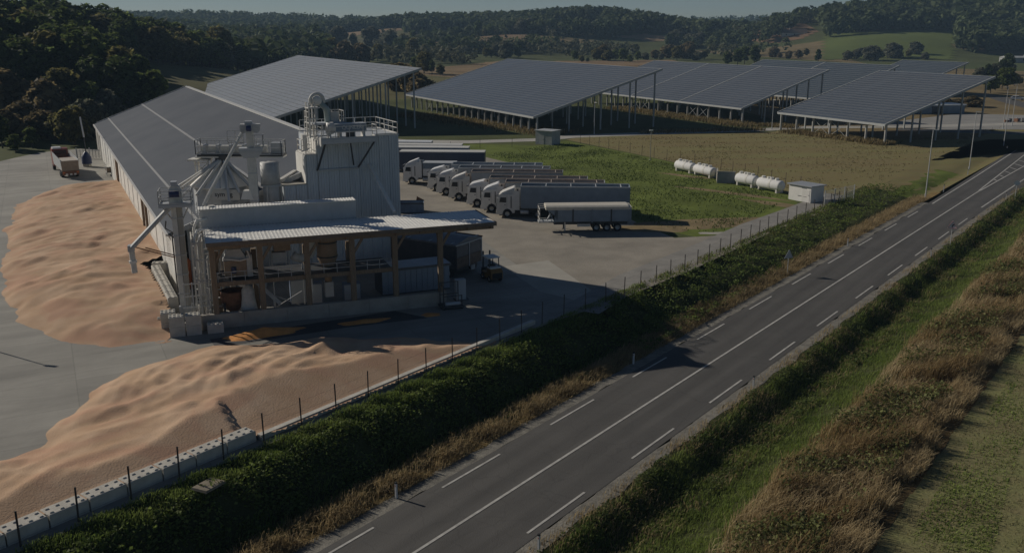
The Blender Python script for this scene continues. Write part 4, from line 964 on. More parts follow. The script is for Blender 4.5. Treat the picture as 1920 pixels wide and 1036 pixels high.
def pile(name, label, poly, hard, hmax, slope, seed, res=.55, ripple=.22, cones=40, rake=.6):
    """heap inside a polygon; 'hard' edges lean against a wall, the others run out to the ground"""
    P = np.array(poly, float); n = len(P)
    x0, y0 = P.min(0) - 1; x1, y1 = P.max(0) + 1
    xs = np.arange(x0, x1, res); ys = np.arange(y0, y1, res)
    X, Y = np.meshgrid(xs, ys, indexing='ij')
    r = np.random.default_rng(seed)
    inside = np.zeros(X.shape, bool); dmin = np.full(X.shape, 1e9); dh = np.full(X.shape, 1e9); lim = np.full(X.shape, 9.0)
    for i in range(n):
        (ax, ay), (bx, by) = P[i], P[(i + 1) % n]
        c = ((ay > Y) != (by > Y)) & (X < (bx - ax) * (Y - ay) / (by - ay + 1e-12) + ax); inside ^= c
        L2 = (bx - ax) ** 2 + (by - ay) ** 2
        tt = np.clip(((X - ax) * (bx - ax) + (Y - ay) * (by - ay)) / L2, 0, 1)
        d = np.hypot(X - ax - tt * (bx - ax), Y - ay - tt * (by - ay))
        if i in hard:
            lim = np.where(d < dh, hard[i], lim); dh = np.minimum(dh, d)
        else: dmin = np.minimum(dmin, d)
    sd = np.where(inside | (dh < .75), dmin, -dmin)
    def nz(sc, k=5):
        out = np.zeros(X.shape)
        for _ in range(k):
            a = r.uniform(0, 2 * PI); f = sc * r.uniform(.6, 1.6); out += np.sin((X * np.cos(a) + Y * np.sin(a)) * f + r.uniform(0, 6.3) + 1.2 * np.sin((X * np.sin(a) - Y * np.cos(a)) * f * .7 + r.uniform(0, 6)))
        return out / k
    sd = sd - .5 + nz(.55) * 1.0 + nz(1.7) * .3
    H = hmax * (1 - np.exp(-np.clip(sd, 0, None) * slope / hmax))
    H *= 1 + .26 * nz(.30)
    # dumped cones overlapping in creases
    for _ in range(cones):
        for _t in range(30):
            ci, cj = r.integers(0, X.shape[0]), r.integers(0, X.shape[1])
            if sd[ci, cj] > 1.6: break
        else: continue
        hc = H[ci, cj] + r.uniform(.06, .30); a = r.uniform(0, PI); el = r.uniform(.45, 1.0)
        dx, dy = X - X[ci, cj], Y - Y[ci, cj]; da = dx * math.cos(a) + dy * math.sin(a); db = -dx * math.sin(a) + dy * math.cos(a)
        d = np.hypot(da * el, db); k_ = r.uniform(.22, .38)
        H = np.maximum(H * 1.0, hc - (np.sqrt((k_ * d) ** 2 + .06 ** 2) - .06))
    # bulldozed lobes: overlapping ridged waves
    dd = np.clip(sd / 4, 0, 1)
    rid = 1 - np.abs(nz(.42, 4)) * 2.2
    rid2 = 1 - np.abs(nz(1.0, 4)) * 2.2
    H += dd * (ripple * 1.5 * rid + ripple * .55 * rid2 + ripple * .18 * nz(4.2))
    H += dd * .05 * nz(2.8, 5) + dd * .028 * nz(7.5, 6)
    for ang, sc_, am in ((rake, 1.5, .075), (rake + .35, 2.6, .045), (rake - .3, .8, .10)):
        p_ = X * math.cos(ang) + Y * math.sin(ang); q_ = -X * math.sin(ang) + Y * math.cos(ang)
        w_ = np.sin(q_ * sc_ + 1.6 * np.sin(p_ * sc_ * .22 + r.uniform(0, 6)) + .8 * np.sin(q_ * sc_ * .37 + r.uniform(0, 6)) + r.uniform(0, 6))
        H += dd * am * (1 - np.abs(w_) * 2) * np.clip(.5 + .9 * nz(.35, 3), 0, 1.1)
    rid3 = 1 - np.abs(nz(2.1, 5)) * 2.4
    H += dd * ripple * .30 * rid3 * np.clip(.5 + 1.4 * nz(.25), 0, 1.2) + dd * ripple * .10 * (1 - np.abs(nz(5.0, 5)) * 2)
    H = H * np.clip(sd / 1.3, 0, 1) ** .6
    H = np.minimum(H, lim + np.where(inside, dh, 0) * .24)
    H = np.where(sd > 0, np.maximum(H, 0.0), -.10 * np.clip(-sd * 2, 0, 1)) + .022
    keep = sd > -1.3
    idx = -np.ones(X.shape, int); idx[keep] = np.arange(keep.sum())
    V = np.stack([X[keep], Y[keep], H[keep]], -1)
    q = keep[:-1, :-1] & keep[1:, :-1] & keep[1:, 1:] & keep[:-1, 1:]
    F = np.stack([idx[:-1, :-1][q], idx[1:, :-1][q], idx[1:, 1:][q], idx[:-1, 1:][q]], -1)
    c = V.mean(0) * [1, 1, 0]
    o = put(name, fast_mesh(name, V - c, F, M_grain, True), loc=tuple(c)); tag(o, label, 'grain pile'); return o
def grain():
    m = mat('maize_grain', (.53, .345, .215), .95, .13, .35, bump=.55, bscale=9, col2=(.58, .41, .28), spec=.1, detail=9)
    n, l = m.node_tree.nodes, m.node_tree.links
    b = n['Principled BSDF']; old = b.inputs['Base Color'].links[0].from_socket
    nz = n.new('ShaderNodeTexNoise'); nz.inputs['Scale'].default_value = .16; nz.inputs['Detail'].default_value = 6; nz.inputs['Distortion'].default_value = 1.5
    tc = n.new('ShaderNodeTexCoord'); l.new(tc.outputs['Object'], nz.inputs['Vector'])
    mr = n.new('ShaderNodeMapRange'); mr.inputs[1].default_value = .47; mr.inputs[2].default_value = .62; mr.inputs[4].default_value = .75
    l.new(nz.outputs[0], mr.inputs[0])
    mx = n.new('ShaderNodeMix'); mx.data_type = 'RGBA'; mx.inputs[7].default_value = (.48, .285, .19, 1)
    l.new(mr.outputs[0], mx.inputs[0]); l.new(old, mx.inputs[6]); l.new(mx.outputs[2], b.inputs['Base Color'])
    return m
M_grain = grain()
P1 = [hw(-2.6, 41), (-66.2, 133), (-68.2, 126.9), (-64.8, 115.5), (-59, 104), (-53.2, 92.7), (-48, 82), (-43.1, 74), (-40.2, 70.5), (-37.8, 68.3), (-34.5, 65.4), (-29.9, 64.2), (-26.6, 65.9), (-27.2, 68), (-28.8, 72), (-34.4, 82.4), (-36.0, 84.5), hw(-2.6, 99)]
# edges against walls: indices of the segments starting at ...
pile('grain_pile', 'big orange grain pile heaped against the long hall wall', P1, {12: .9, 13: 1.0, 14: 1.3, 15: 1.3, 16: 1.3, 17: 1.5}, 2.3, .26, 3, .38, .045, 60, .25)
P2 = [rd(42.02, 7), rd(42.02, 29), rd(41.3, 31), rd(41.2, 51), (-2.6, 66.1), (-7.5, 67.0), (-13.1, 67.2), (-18.6, 66.0), (-22, 64.8), (-24.7, 63.0), (-27.3, 60), (-28.1, 56), (-27.6, 52.5), (-27.8, 48.2), (-29.6, 45.6), (-34, 40), (-37, 34)]
pile('grain_pile', 'front orange grain pile spreading behind the studded block wall', P2, {0: .60, 1: .3, 2: .26}, 1.55, .22, 9, .24, .045, 46, 1.1)
# dark weighbridge strip with spilt grain in the shade
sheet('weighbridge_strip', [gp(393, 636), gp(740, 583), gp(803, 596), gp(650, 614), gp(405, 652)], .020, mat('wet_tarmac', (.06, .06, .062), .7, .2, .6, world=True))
def spill(label, cx, cy, rx, ry, h, ang, seed):
    r = random.Random(seed); m_ = MB(); n = 22; rings = 6; vs = []; fs = []
    ph = [r.uniform(0, 6) for _ in range(3)]
    for i in range(rings + 1):
        f = i / rings
        for k in range(n):
            t_ = 2 * PI * k / n; q = f * (1 + .15 * math.sin(2 * t_ + ph[0]) + .12 * math.sin(5 * t_ + ph[1]))
            a, b = rx * q * math.cos(t_), ry * q * math.sin(t_)
            vs.append((a, b, h * (1 - f) ** 1.1 + r.uniform(-.02, .02) * (1 - f)))
    for i in range(rings):
        for k in range(n): fs.append((i * n + k, i * n + (k + 1) % n, (i + 1) * n + (k + 1) % n, (i + 1) * n + k))
    m_.add(vs, fs); o = m_.build('grain_spill', M_grain2, None, True, (cx, cy, .018), (0, 0, ang)); tag(o, label, 'grain heap', 'small grain heaps on the dark strip')
M_grain2 = mat('fresh_grain', (.72, .31, .085), .95, .2, .8, bump=.8, bscale=20)
spill('orange grain heap at the lit left end of the dark strip', *gp(495, 626), 3.2, .95, .55, rad(22), 2)
spill('thin orange grain spill in the middle of the dark strip', *gp(682, 603), 1.9, .7, .16, rad(22), 4)
spill('faint orange grain spill at the right end of the dark strip', *gp(808, 590), .9, .5, .08, rad(10), 6)

# ================================================================== FENCES
def ground_fence(name, label, pts, h, m, w, wires=3):
    t = thing(name, label, 'fence', (pts[0][0], pts[0][1], 0), 0)
    me = MB().box(-w / 2, w / 2, -w / 2, w / 2, -.4, h).mesh('post', m)
    o = pts[0]
    for p in pts: put('post', me, t, (p[0] - o[0], p[1] - o[1], tz(p[0], p[1])), (random.uniform(-.02, .02), random.uniform(-.02, .02), 0))
    m_ = MB()
    for a, b in zip(pts, pts[1:]):
        za, zb = tz(*a), tz(*b)
        for k in range(wires):
            z = h * (k + .6) / wires
            m_.beam((a[0] - o[0], a[1] - o[1], za + z), (b[0] - o[0], b[1] - o[1], zb + z), .006)
    m_.build('wire', M_dark, t); return t
M_fpost = mat('fence_post_brown', (.055, .042, .034), .7, .2, 3)
ss = 5.0; fp = []
while ss < 128: fp.append(rd(fen_u(ss) - .12, ss)); ss += 2.75
ground_fence('wire_fence', 'long wire fence on thin dark posts along the top of the roadside bank', fp, 1.85, M_fpost, .07)
bp_ = [gp(1088, 270), gp(1160, 283), gp(1250, 301), gp(1330, 315), gp(1420, 335), gp(1500, 355), gp(1572, 369)]
fp = []
for a, b in zip(bp_, bp_[1:]):
    d = math.dist(a, b); k = max(1, round(d / 3.4))
    for i in range(k): fp.append((a[0] + (b[0] - a[0]) * i / k, a[1] + (b[1] - a[1]) * i / k))
ground_fence('wire_fence', 'thin brown-posted fence between the green lawn and the tan mown field', fp, 2.0, mat('fence_post_tan', (.13, .095, .065), .8, .2, 3), .07)
fp = [gp(x, y) for x, y in ((845, 283), (900, 278), (960, 276), (1020, 277))]
ground_fence('wire_fence', 'short far fence beside the access path behind the parked trailers', fp, 1.8, M_fpost, .07)
# gate at the end of the driveway
g0, g1 = gp(1545, 386), gp(1600, 374)
t = thing('wire_gate', 'wire mesh gate at the end of the driveway by the white cabin', 'gate', (*g0, 0), math.atan2(g1[1] - g0[1], g1[0] - g0[0]))
gl = math.dist(g0, g1)
for k in range(4): MB().box(gl * k / 3 - .05, gl * k / 3 + .05, -.05, .05, 0, 2.1).build('post', M_steel, t)
m_ = MB()
for k in range(40): m_.box(gl * k / 40 - .008, gl * k / 40 + .008, -.008, .008, .1, 2.0)
for z in (.12, .7, 1.3, 2.0): m_.box(0, gl, -.012, .012, z - .012, z + .012)
m_.build('mesh', M_steel, t)

# ================================================================== CABINS, TANKS, LAMPS, SIGNS
def cabin(label, p, w, d, h0, h1, rz, wallm, roofm, door=None, over=.25, vents=()):
    t = thing('cabin', label, 'cabin', (*p, 0), rz)
    MB().prism([(0, 0), (w, 0), (w, h1), (0, h0)], 'y', 0, d).build('walls', wallm, t)
    mb = MB(); k = (h1 - h0) / w
    mb.hexa([(-over, -over, h0 - over * k + .004), (w + over, -over, h1 + over * k + .004), (w + over, d + over, h1 + over * k + .004), (-over, d + over, h0 - over * k + .004)],
            [(-over, -over, h0 - over * k + .12), (w + over, -over, h1 + over * k + .12), (w + over, d + over, h1 + over * k + .12), (-over, d + over, h0 - over * k + .12)])
    mb.build('roof', roofm, t)
    if door:
        MB().box(door[0], door[1], -.03, -.003, .05, door[2]).build('door', door[3], t); MB().box(door[1] - .2, door[1] - .08, -.07, -.032, 1.0, 1.06).build('handle', M_dark, t)
    for (x0, x1, z0, z1) in vents: MB().box(x0, x1, -.03, -.004, z0, z1).build('vent', M_dark, t)
    return t
a0, a1 = gp(1478, 373), gp(1519, 381)
wdt = math.dist(a0, a1)
cabin('small white cabin with grey lean-to roof at the driveway end', a0, wdt, 2.6, 2.15, 2.2, math.atan2(a1[1] - a0[1], a1[0] - a0[0]), mat('white_panels', (.70, .68, .64), .6, .06, .8), mat('grey_roof_felt', (.30, .315, .335), .6, .12, 1), (2.3, 3.6, 1.75, mat('white_door', (.66, .64, .60), .5, .05, 1)), vents=((1.6, 3.2, .72, .78), (2.2, 3.0, 1.85, 1.9)))
a0, a1 = gp(1004, 270), gp(1032, 273)
cabin('grey metal cabin on the lawn edge under the big solar roof', a0, math.dist(a0, a1), 3.2, 2.75, 2.75, math.atan2(a1[1] - a0[1], a1[0] - a0[0]) + .12, mat('weathered_zinc', (.34, .35, .35), .55, .2, .9), mat('pale_roof_sheet', (.44, .44, .43), .5, .12, 1), (.9, 2.1, 2.2, mat('cabin_door', (.42, .42, .41), .5, .08, 1)), .18)

def tank(label, a, b, r):
    L = math.dist(a, b)
    t = thing('gas_tank', label, 'tank', (*a, 0), math.atan2(b[1] - a[1], b[0] - a[0]), 'white gas tanks on the lawn')
    zc = r + .24
    prof = [(0, -.02)] + [(r * math.sin(q), .45 * (1 - math.cos(q))) for q in np.linspace(.25, PI / 2, 6)] + [(r * math.sin(q), L - .45 * (1 - math.cos(q))) for q in np.linspace(PI / 2, .25, 6)] + [(0, L + .02)]
    MB().lathe(prof, 24, axis='x', c0=zc).build('shell', mat('tank_white', (.66, .65, .63), .75, .05, 1.5), t, True)
    for x in (.7, L - .7): MB().box(x - .14, x + .14, -r * .8, r * .8, 0, .48).build('saddle', mat('saddle_concrete', (.55, .52, .47), .85, .1, 2), t)
    for x in (L * .2, L * .42, L * .55, L * .75): MB().cyl(x, 0, zc + r - .05, zc + r + .26, .28, 12).build('valve_dome', M_white, t)
    MB().tube([(L * .2, .1, zc + r + .12), (L * .8, .1, zc + r + .12), (L * .95, .3, zc + r - .1)], .03, 6).build('pipe', M_steel2, t)
    m_ = MB(); m_.lathe([(r + .01, L * .53), (r + .03, L * .53), (r + .03, L * .53 + .35), (r + .01, L * .53 + .35)], 24, axis='x', c0=zc); m_.build('band', M_steel2, t)
tank('white gas tank at the far left end of the tank row', gp(1268, 318.5), gp(1302, 326), .74)
tank('white gas tank just left of the grey fire wall', gp(1303, 326.5), gp(1340, 335), .74)
tank('white gas tank just right of the grey fire wall', gp(1381, 345), gp(1420, 352.8), .78)
tank('white gas tank nearest the white cabin', gp(1421.5, 353.5), gp(1467, 363), .78)
a0, a1, a2 = gp(1344, 343), gp(1376, 344), gp(1392, 330)
t = thing('partition_wall', 'grey concrete fire wall standing between the two gas tanks', 'wall', (*a0, 0), math.atan2(a1[1] - a0[1], a1[0] - a0[0]))
for i in range(2): MB().box(1.35 * i + .008, 1.35 * (i + 1), 0, .18, 0, 1.75).build('panel', mat('wall_blue_grey', (.25, .265, .28), .85, .12, 1), t)
MB().box(-.02, .16, .2, 4.2, 0, 1.72).build('return_panel', M_wallc, t); MB().box(-.05, 2.75, -.03, .21, 1.755, 1.82).build('coping', M_concl, t)

def lamp(label, p, h, az, grp='street lamps along the road', head=True):
    t = thing('street_lamp', label, 'street lamp', (*p, tz(*p)), az, grp)
    MB().tube([(0, 0, -.2), (0, 0, h)], .085, 8, .05).build('pole', M_steel, t)
    MB().box(-.12, .75, -.14, .14, h, h + .09).build('head', M_steel2, t)
    MB().box(.1, .7, -.11, .11, h - .02, h - .002).build('lens', M_white, t)
    MB().cyl(0, 0, -.05, .5, .12, 8).build('base', M_gray, t)
lamp('street lamp standing nearest, at the corner of the green bank and the mown field', gt(1735, 370), 9.6, rad(-30))
lamp('street lamp standing in the mown field edge, second along the road', gt(1817, 318), 9.8, rad(-30))
lamp('street lamp at the road edge by the solar roof shade, third along the road', gt(1881, 278), 9.8, rad(-30))
lamp('lamp post beyond the road by the paved lot', gt(1897, 236), 9.8, rad(160), 'lamp posts by the far junction')
lamp('slimmer lamp post behind the third street lamp', gt(1880, 242), 9.6, rad(160), 'lamp posts by the far junction')
lamp('lone lamp post on the path in front of the big solar roof', gp(1114, 252), 7.0, rad(-60), 'lamp posts in the works yard')
lamp('lamp post at the path behind the mown field, beside the second row of columns', gp(1447, 243), 6.8, rad(-60), 'lamp posts in the works yard')
t = thing('camera_mast', 'slim pale mast with a small camera at the lawn fence', 'mast', (*gp(1219, 300), 0), 0)
MB().cyl(0, 0, 0, 5.2, .06, 8).build('pole', M_concl, t); MB().box(-.35, .35, -.1, .1, 5.2, 5.4).build('camera', M_white, t); MB().box(-.15, .15, -.15, .15, 0, .1).build('foot', M_block, t)

# delineator posts and signs
def delin(label, u, s):
    p = rr(u, s); t = thing('delineator', label, 'delineator', (*p, tz(*p)), RA, 'white delineator posts along the road')
    MB().prism([(-.06, -.05), (.06, -.05), (.06, .05), (-.06, .05)], 'z', -.2, .90).build('post', mat('delineator_white', (.66, .65, .62), .5, .05, 3), t)
    MB().prism([(-.065, -.055), (.065, -.055), (.065, .055), (-.065, .055)], 'z', .905, 1.0).build('cap_band', M_black, t)
    MB().box(-.066, -.0602, -.02, .02, .74, .84).build('reflector', M_orange, t)
delin('white delineator in the dry grass nearest the camera, left of the road', 30.0, 29.7)
delin('white delineator standing in the dark building shadow', 30.1, 53.7)
delin('white delineator in dry grass just beyond the triangular sign back', 29.8, 99.5)
delin('white delineator beside the solid edge line, left of the road', 30.0, 143.4)
delin('white delineator left of the road between the second and third street lamps', 30.6, 162)
delin('farthest white delineator left of the road by the solar shade', 31.4, 200)
delin('white delineator at the right edge in the nearest corner of the verge', 21.4, 30.1)
delin('white delineator on the right gravel opposite the building shadow', 21.5, 54.5)
delin('white delineator on the right gravel below the turn warning sign', 21.3, 99.7)
delin('white delineator on the right gravel beside the round sign', 21.4, 141)

def sign(name, label, p, h, shape, face, rz, back=False):
    t = thing(name, label, 'road sign', (*p, tz(*p)), rz)
    MB().cyl(0, .03, -.3, h + (.5 if shape == 'tri' else .3), .032, 8).build('post', M_steel, t)
    mb = MB()
    if shape == 'tri': poly = [(-.52, h - .35), (.52, h - .35), (.46, h - .27), (.04, h + .5), (-.04, h + .5), (-.46, h - .27)]
    else: poly = [(math.cos(2 * PI * k / 24) * .36, h + math.sin(2 * PI * k / 24) * .36) for k in range(24)]
    mb.prism(poly, 'y', -.012, .0).build('plate', M_gray if back else mat('sign_white', (.72, .71, .68), .5, .03, 4), t)
    return t
t = sign('warning_sign', 'triangular road sign seen from its grey back, in dry grass left of the road', rr(30.6, 84.1), 2.1, 'tri', None, RA + PI / 2 + PI * 0 - PI / 2 - rad(35), True)
MB().box(-.05, .05, .0, .03, 1.75, 2.55).build('bracket', M_dark, t)
t = sign('warning_sign', 'triangular warning sign with a black bent arrow, right of the road', rr(20.9, 106.3), 2.45, 'tri', None, rad(-35))
M_red = mat('sign_red', (.42, .03, .03), .5, .05, 4)
for a, b in (((-.46, 2.15), (.46, 2.15)), ((.46, 2.17), (.0, 2.92)), ((-.46, 2.17), (.0, 2.92))):
    MB().beam((a[0], -.018, a[1]), (b[0], -.018, b[1]), .008, .075, up=(0, -1, 0)).build('border', M_red, t)
MB().prism([(-.05, 2.22), (.02, 2.22), (.02, 2.42), (.12, 2.46), (.12, 2.40), (.20, 2.52), (.10, 2.62), (.10, 2.55), (-.05, 2.48)], 'y', -.026, -.014).build('arrow', M_black, t)
t = sign('round_sign', 'round pale sign facing away on the right verge', rr(20.7, 143.7), 2.2, 'round', None, rad(-30), False)
MB().box(-.04, .04, .0, .03, 1.95, 2.45).build('bracket', M_dark, t)
# ================================================================== LORRIES AND TRAILERS
M_cab = mat('cab_white', (.74, .73, .71), .35, .04, 1.5)
M_trail = mat('trailer_slate', (.19, .235, .285), .45, .12, .9)
M_traill = mat('trailer_light', (.46, .47, .47), .45, .10, 1.2)
M_rim = mat('wheel_rim', (.50, .49, .46), .4, .1, 5, metal=.3)
M_alu = mat('aluminium', (.56, .56, .55), .35, .08, 3, metal=.4)
M_tail = mat('tail_red', (.30, .015, .01), .3, .1)
M_head = mat('headlight_glass', (.55, .55, .52), .1, .05)
M_inside = mat('rusty_load_bed', (.26, .17, .10), .85, .25, 1.5)
tyre_me = MB().lathe([(.28, -.16), (.46, -.165), (.51, -.11), (.51, .11), (.46, .165), (.28, .16)], 20, axis='x').mesh('tyre', M_black, True)
rim_me = MB().lathe([(0, -.10), (.1, -.13), (.12, -.06), (.27, -.05), (.29, -.15), (.29, .15), (.27, .05), (0, .05)], 20, axis='x').mesh('rim', M_rim, True)
def wheel(parent, x, y, r=.51, wide=1.0, side=1):
    """wheel whose axle lies along the local y axis"""
    w = bpy.data.objects.new('wheel', tyre_me); C.objects.link(w); w.parent = parent
    w.location = (x, y, r); w.rotation_euler = (0, 0, PI / 2 if side > 0 else -PI / 2); w.scale = (wide, r / .51, r / .51)
    put('rim', rim_me, w); return w

def add_cab(t, x=0.0, m=None, high=1.0):
    m = m or M_cab
    low = [(0.02, .42), (2.28, .9), (2.28, 2.98), (.42, 2.98), (.30, 2.86), (.10, 1.95), (.0, 1.3)]
    low = [(0.02, .42), (.72, .42), (.82, .80), (1.05, 1.06), (1.36, 1.16), (1.67, 1.06), (1.90, .80), (1.98, .62), (2.28, .62), (2.28, 2.98), (.42, 2.98), (.30, 2.86), (.10, 1.95), (.0, 1.3)]
    cab = MB().prism([(p + x, q) for p, q in low], 'y', -1.22, 1.22).build('cab', m, t)
    fair = [(p_, 2.985 + (q_ - 2.985) * high) for p_, q_ in [(.50, 2.985), (2.25, 2.985), (2.25, 3.74), (2.12, 3.76), (1.35, 3.46), (.66, 3.16)]]
    mb = MB(); n = len(fair)
    mb.add([(p + x, -1.12 + .12 * (q - 2.98), q) for p, q in fair] + [(p + x, 1.12 - .12 * (q - 2.98), q) for p, q in fair], [tuple(range(n)), tuple(range(2 * n - 1, n - 1, -1))] + [(i, n + i, n + (i + 1) % n, (i + 1) % n) for i in range(n)])
    mb.build('roof_fairing', m, t)
    for sd in (-1, 1):
        MB().prism([(.36 + x, 1.98), (1.22 + x, 1.92), (1.22 + x, 2.58), (.50 + x, 2.58)], 'y', sd * 1.222, sd * 1.232).build('side_window', M_glassd, t)
        MB().box(1.30 + x, 1.325 + x, *(sorted((sd * 1.222, sd * 1.229))), .95, 2.7).build('door_seam', M_dark, t)
        MB().box(1.78 + x, 1.90 + x, *(sorted((sd * 1.222, sd * 1.232))), 1.25, 2.72).build('air_intake', M_dark, t)
        MB().box(.98 + x, 1.16 + x, *(sorted((sd * 1.222, sd * 1.25))), 1.60, 1.68).build('door_handle', M_dark, t)
        MB().box(.10 + x, .26 + x, *(sorted((sd * 1.26, sd * 1.50))), 1.85, 2.55).build('mirror', m, t)
        MB().box(2.0 + x, 2.9 + x, *(sorted((sd * 1.20, sd * 1.235))), 1.0, 3.4).build('side_deflector', m, t)
        MB().box(-.06 + x, -.01 + x, *(sorted((sd * .72, sd * 1.12))), .72, .92).build('headlight', M_head, t)
        MB().box(.35 + x, .75 + x, *(sorted((sd * 1.15, sd * 1.235))), .30, .41).build('step', M_dark, t)
        wheel(t, 1.36 + x, sd * 1.06, side=sd)
    MB().add([(.085 + x, -1.12, 1.98), (.085 + x, 1.12, 1.98), (.285 + x, 1.05, 2.84), (.285 + x, -1.05, 2.84), (.105 + x, -1.12, 1.97), (.105 + x, 1.12, 1.97), (.30 + x, 1.05, 2.83), (.30 + x, -1.05, 2.83)],
             [(0, 1, 2, 3), (7, 6, 5, 4), (0, 4, 5, 1), (1, 5, 6, 2), (2, 6, 7, 3), (3, 7, 4, 0)]).build('windscreen', M_glassd, t)
    MB().box(-.03 + x, .0 + x, -.85, .85, .95, 1.62).build('grille', M_dark, t)
    MB().box(-.08 + x, .02 + x, -1.2, 1.2, .42, .70).build('bumper', m, t)
    MB().prism([(.16 + x, 2.78), (-.10 + x, 2.72), (-.10 + x, 2.80), (.2 + x, 2.9)], 'y', -1.1, 1.1).build('sun_visor', M_dark, t)
    return cab
def add_tractor_frame(t):
    MB().box(.9, 6.3, -.45, .45, .62, .92).build('chassis', M_dark, t)
    for sd in (-1, 1):
        MB().tube([(3.0, sd * .98, .72), (4.0, sd * .98, .72)], .28, 14).build('fuel_tank', M_alu, t)
        w = wheel(t, 5.15, sd * .98, .5, 1.7, sd)
    MB().box(4.4, 5.9, -1.2, 1.2, 1.05, 1.1).build('mudguard', M_dark, t)
    MB().cyl(2.55, .9, .9, 3.3, .09, 8).build('exhaust', M_dark, t)
def add_tipper(t, x0=3.05, L=13.5, m=None, inside=None, rail=None, h=4.0, z0=1.25, load=None):
    m = m or M_trail; rail = rail or M_traill
    x1 = x0 + L; w = 1.27
    k = 4
    for sd in (-1, 1):
        for i in range(k):
            a, b = x0 + L * i / k, x0 + L * (i + 1) / k
            MB().box(a + .012, b - .012, *(sorted((sd * (w - .05), sd * w))), z0, h - .1).build('side_panel', m, t)
        MB().box(x0 - .04, x1 + .04, *(sorted((sd * (w - .09), sd * (w + .03)))), h - .1, h + .04).build('top_rail', rail, t)
        MB().box(x0, x1, *(sorted((sd * (w - .02), sd * (w + .015)))), z0 - .14, z0 - .002).build('sill', M_dark, t)
    MB().hexa([(x0 - .03, -w, z0), (x0 + .03, -w, z0), (x0 + .03, w, z0), (x0 - .03, w, z0)], [(x0 - .03, -w, h + .05), (x0 + .03, -w, h + .05), (x0 + .03, w, h + .05), (x0 - .03, w, h + .05)]).build('front_wall', rail, t)
    MB().box(x1 - .04, x1 + .03, -w, w, z0 - .1, h + .04).build('tailgate', m, t)
    MB().box(x0, x1, -w + .05, w - .05, z0 - .03, z0 + .03).build('floor', inside or M_inside, t)
    if load: MB().box(x0 + .05, x1 - .05, -w + .06, w - .06, z0 + .04, load).build('load', inside or M_inside, t)
    for i in range(1, k + 1):
        xx = x0 + L * i / (k + .35); MB().box(xx - .05, xx + .05, -w + .1, w - .1, h - .08, h + .02).build('cross_bar', rail, t)
    MB().box(x0 + 1.0, x1 - .1, -.5, .5, .78, z0 - .15).build('trailer_chassis', M_dark, t)
    for xx in (x1 - 4.3, x1 - 3.0, x1 - 1.7):
        for sd in (-1, 1): wheel(t, xx, sd * 1.03, .5, 1.2, sd)
    MB().box(x1 - .05, x1 + .05, -1.2, 1.2, .55, .72).build('rear_bumper', M_dark, t)
    for sd in (-1, 1): MB().box(x1 + .03, x1 + .08, *(sorted((sd * .75, sd * 1.15))), .75, .9).build('tail_light', M_tail, t)
    for sd in (-1, 1): MB().box(x0 + 2.3, x0 + 2.45, *(sorted((sd * .75, sd * .9))), .05, 1.1).build('landing_leg', M_dark, t)

TRZ = rad(-3.5)
lab = ['white lorry at the front of the row, its slate tipper trailer behind the tarp-covered trailer',
       'white lorry second in the row, between the front lorry and the brown-railed one',
       'white lorry third in the row with rusty brown load bed and low cab',
       'white lorry in the middle of the row, its whole cab side visible',
       'white lorry fifth in the row, mostly hidden with a brown trailer rim',
       'white lorry sixth in the row with a pale trailer rim and blue-grey side']
pos = [(932, 408), (903, 398), (877, 388), (843, 376), (820, 366), (803, 358)]
for i, (lb, q) in enumerate(zip(lab, pos)):
    p = gp(*q)
    t = thing('lorry', lb, 'lorry', (p[0], p[1] + 1.25, 0), TRZ + rad((0, .4, -.5, .3, -.4, .2)[i]), 'white lorries parked in a row')
    add_cab(t, 0.0, None if i % 3 else mat('cab_dusty_white', (.62, .60, .56), .5, .10, 1.2), (1.0, .95, .62, 1.0, .8, .7)[i]); add_tractor_frame(t)
    rust = i in (1, 2, 3, 4)
    add_tipper(t, 3.05 + (.0, .1, -.05, .05, .1, .5)[i], 13.5 - (0, .8, .6, 1.0, .6, .4)[i], M_trail if i in (0, 5) else mat('trailer_grey', (.30, .32, .335), .5, .12, 1), M_inside if rust else M_gray,
               mat('brown_rail', (.40, .33, .27), .6, .15, 2) if i in (1, 2, 3) else M_traill, 4.0 - .05 * (i % 3), load=(None, 3.3, 3.0, 3.4, 2.6, 2.9)[i])
p = gp(757, 345)
t = thing('lorry', 'white lorry at the far end of the row with short dark tipper body', 'lorry', (p[0], p[1] + 1.25, 0), TRZ, 'white lorries parked in a row')
add_cab(t); add_tractor_frame(t)
MB().box(3.1, 8.0, -1.2, 1.2, 1.3, 2.35).build('tipper_body', M_cab, t); MB().box(3.1, 8.0, -1.21, 1.21, 2.355, 3.2).build('upper_body', M_trail, t); MB().box(3.05, 8.05, -1.24, 1.24, 3.205, 3.28).build('top_rail', M_traill, t)

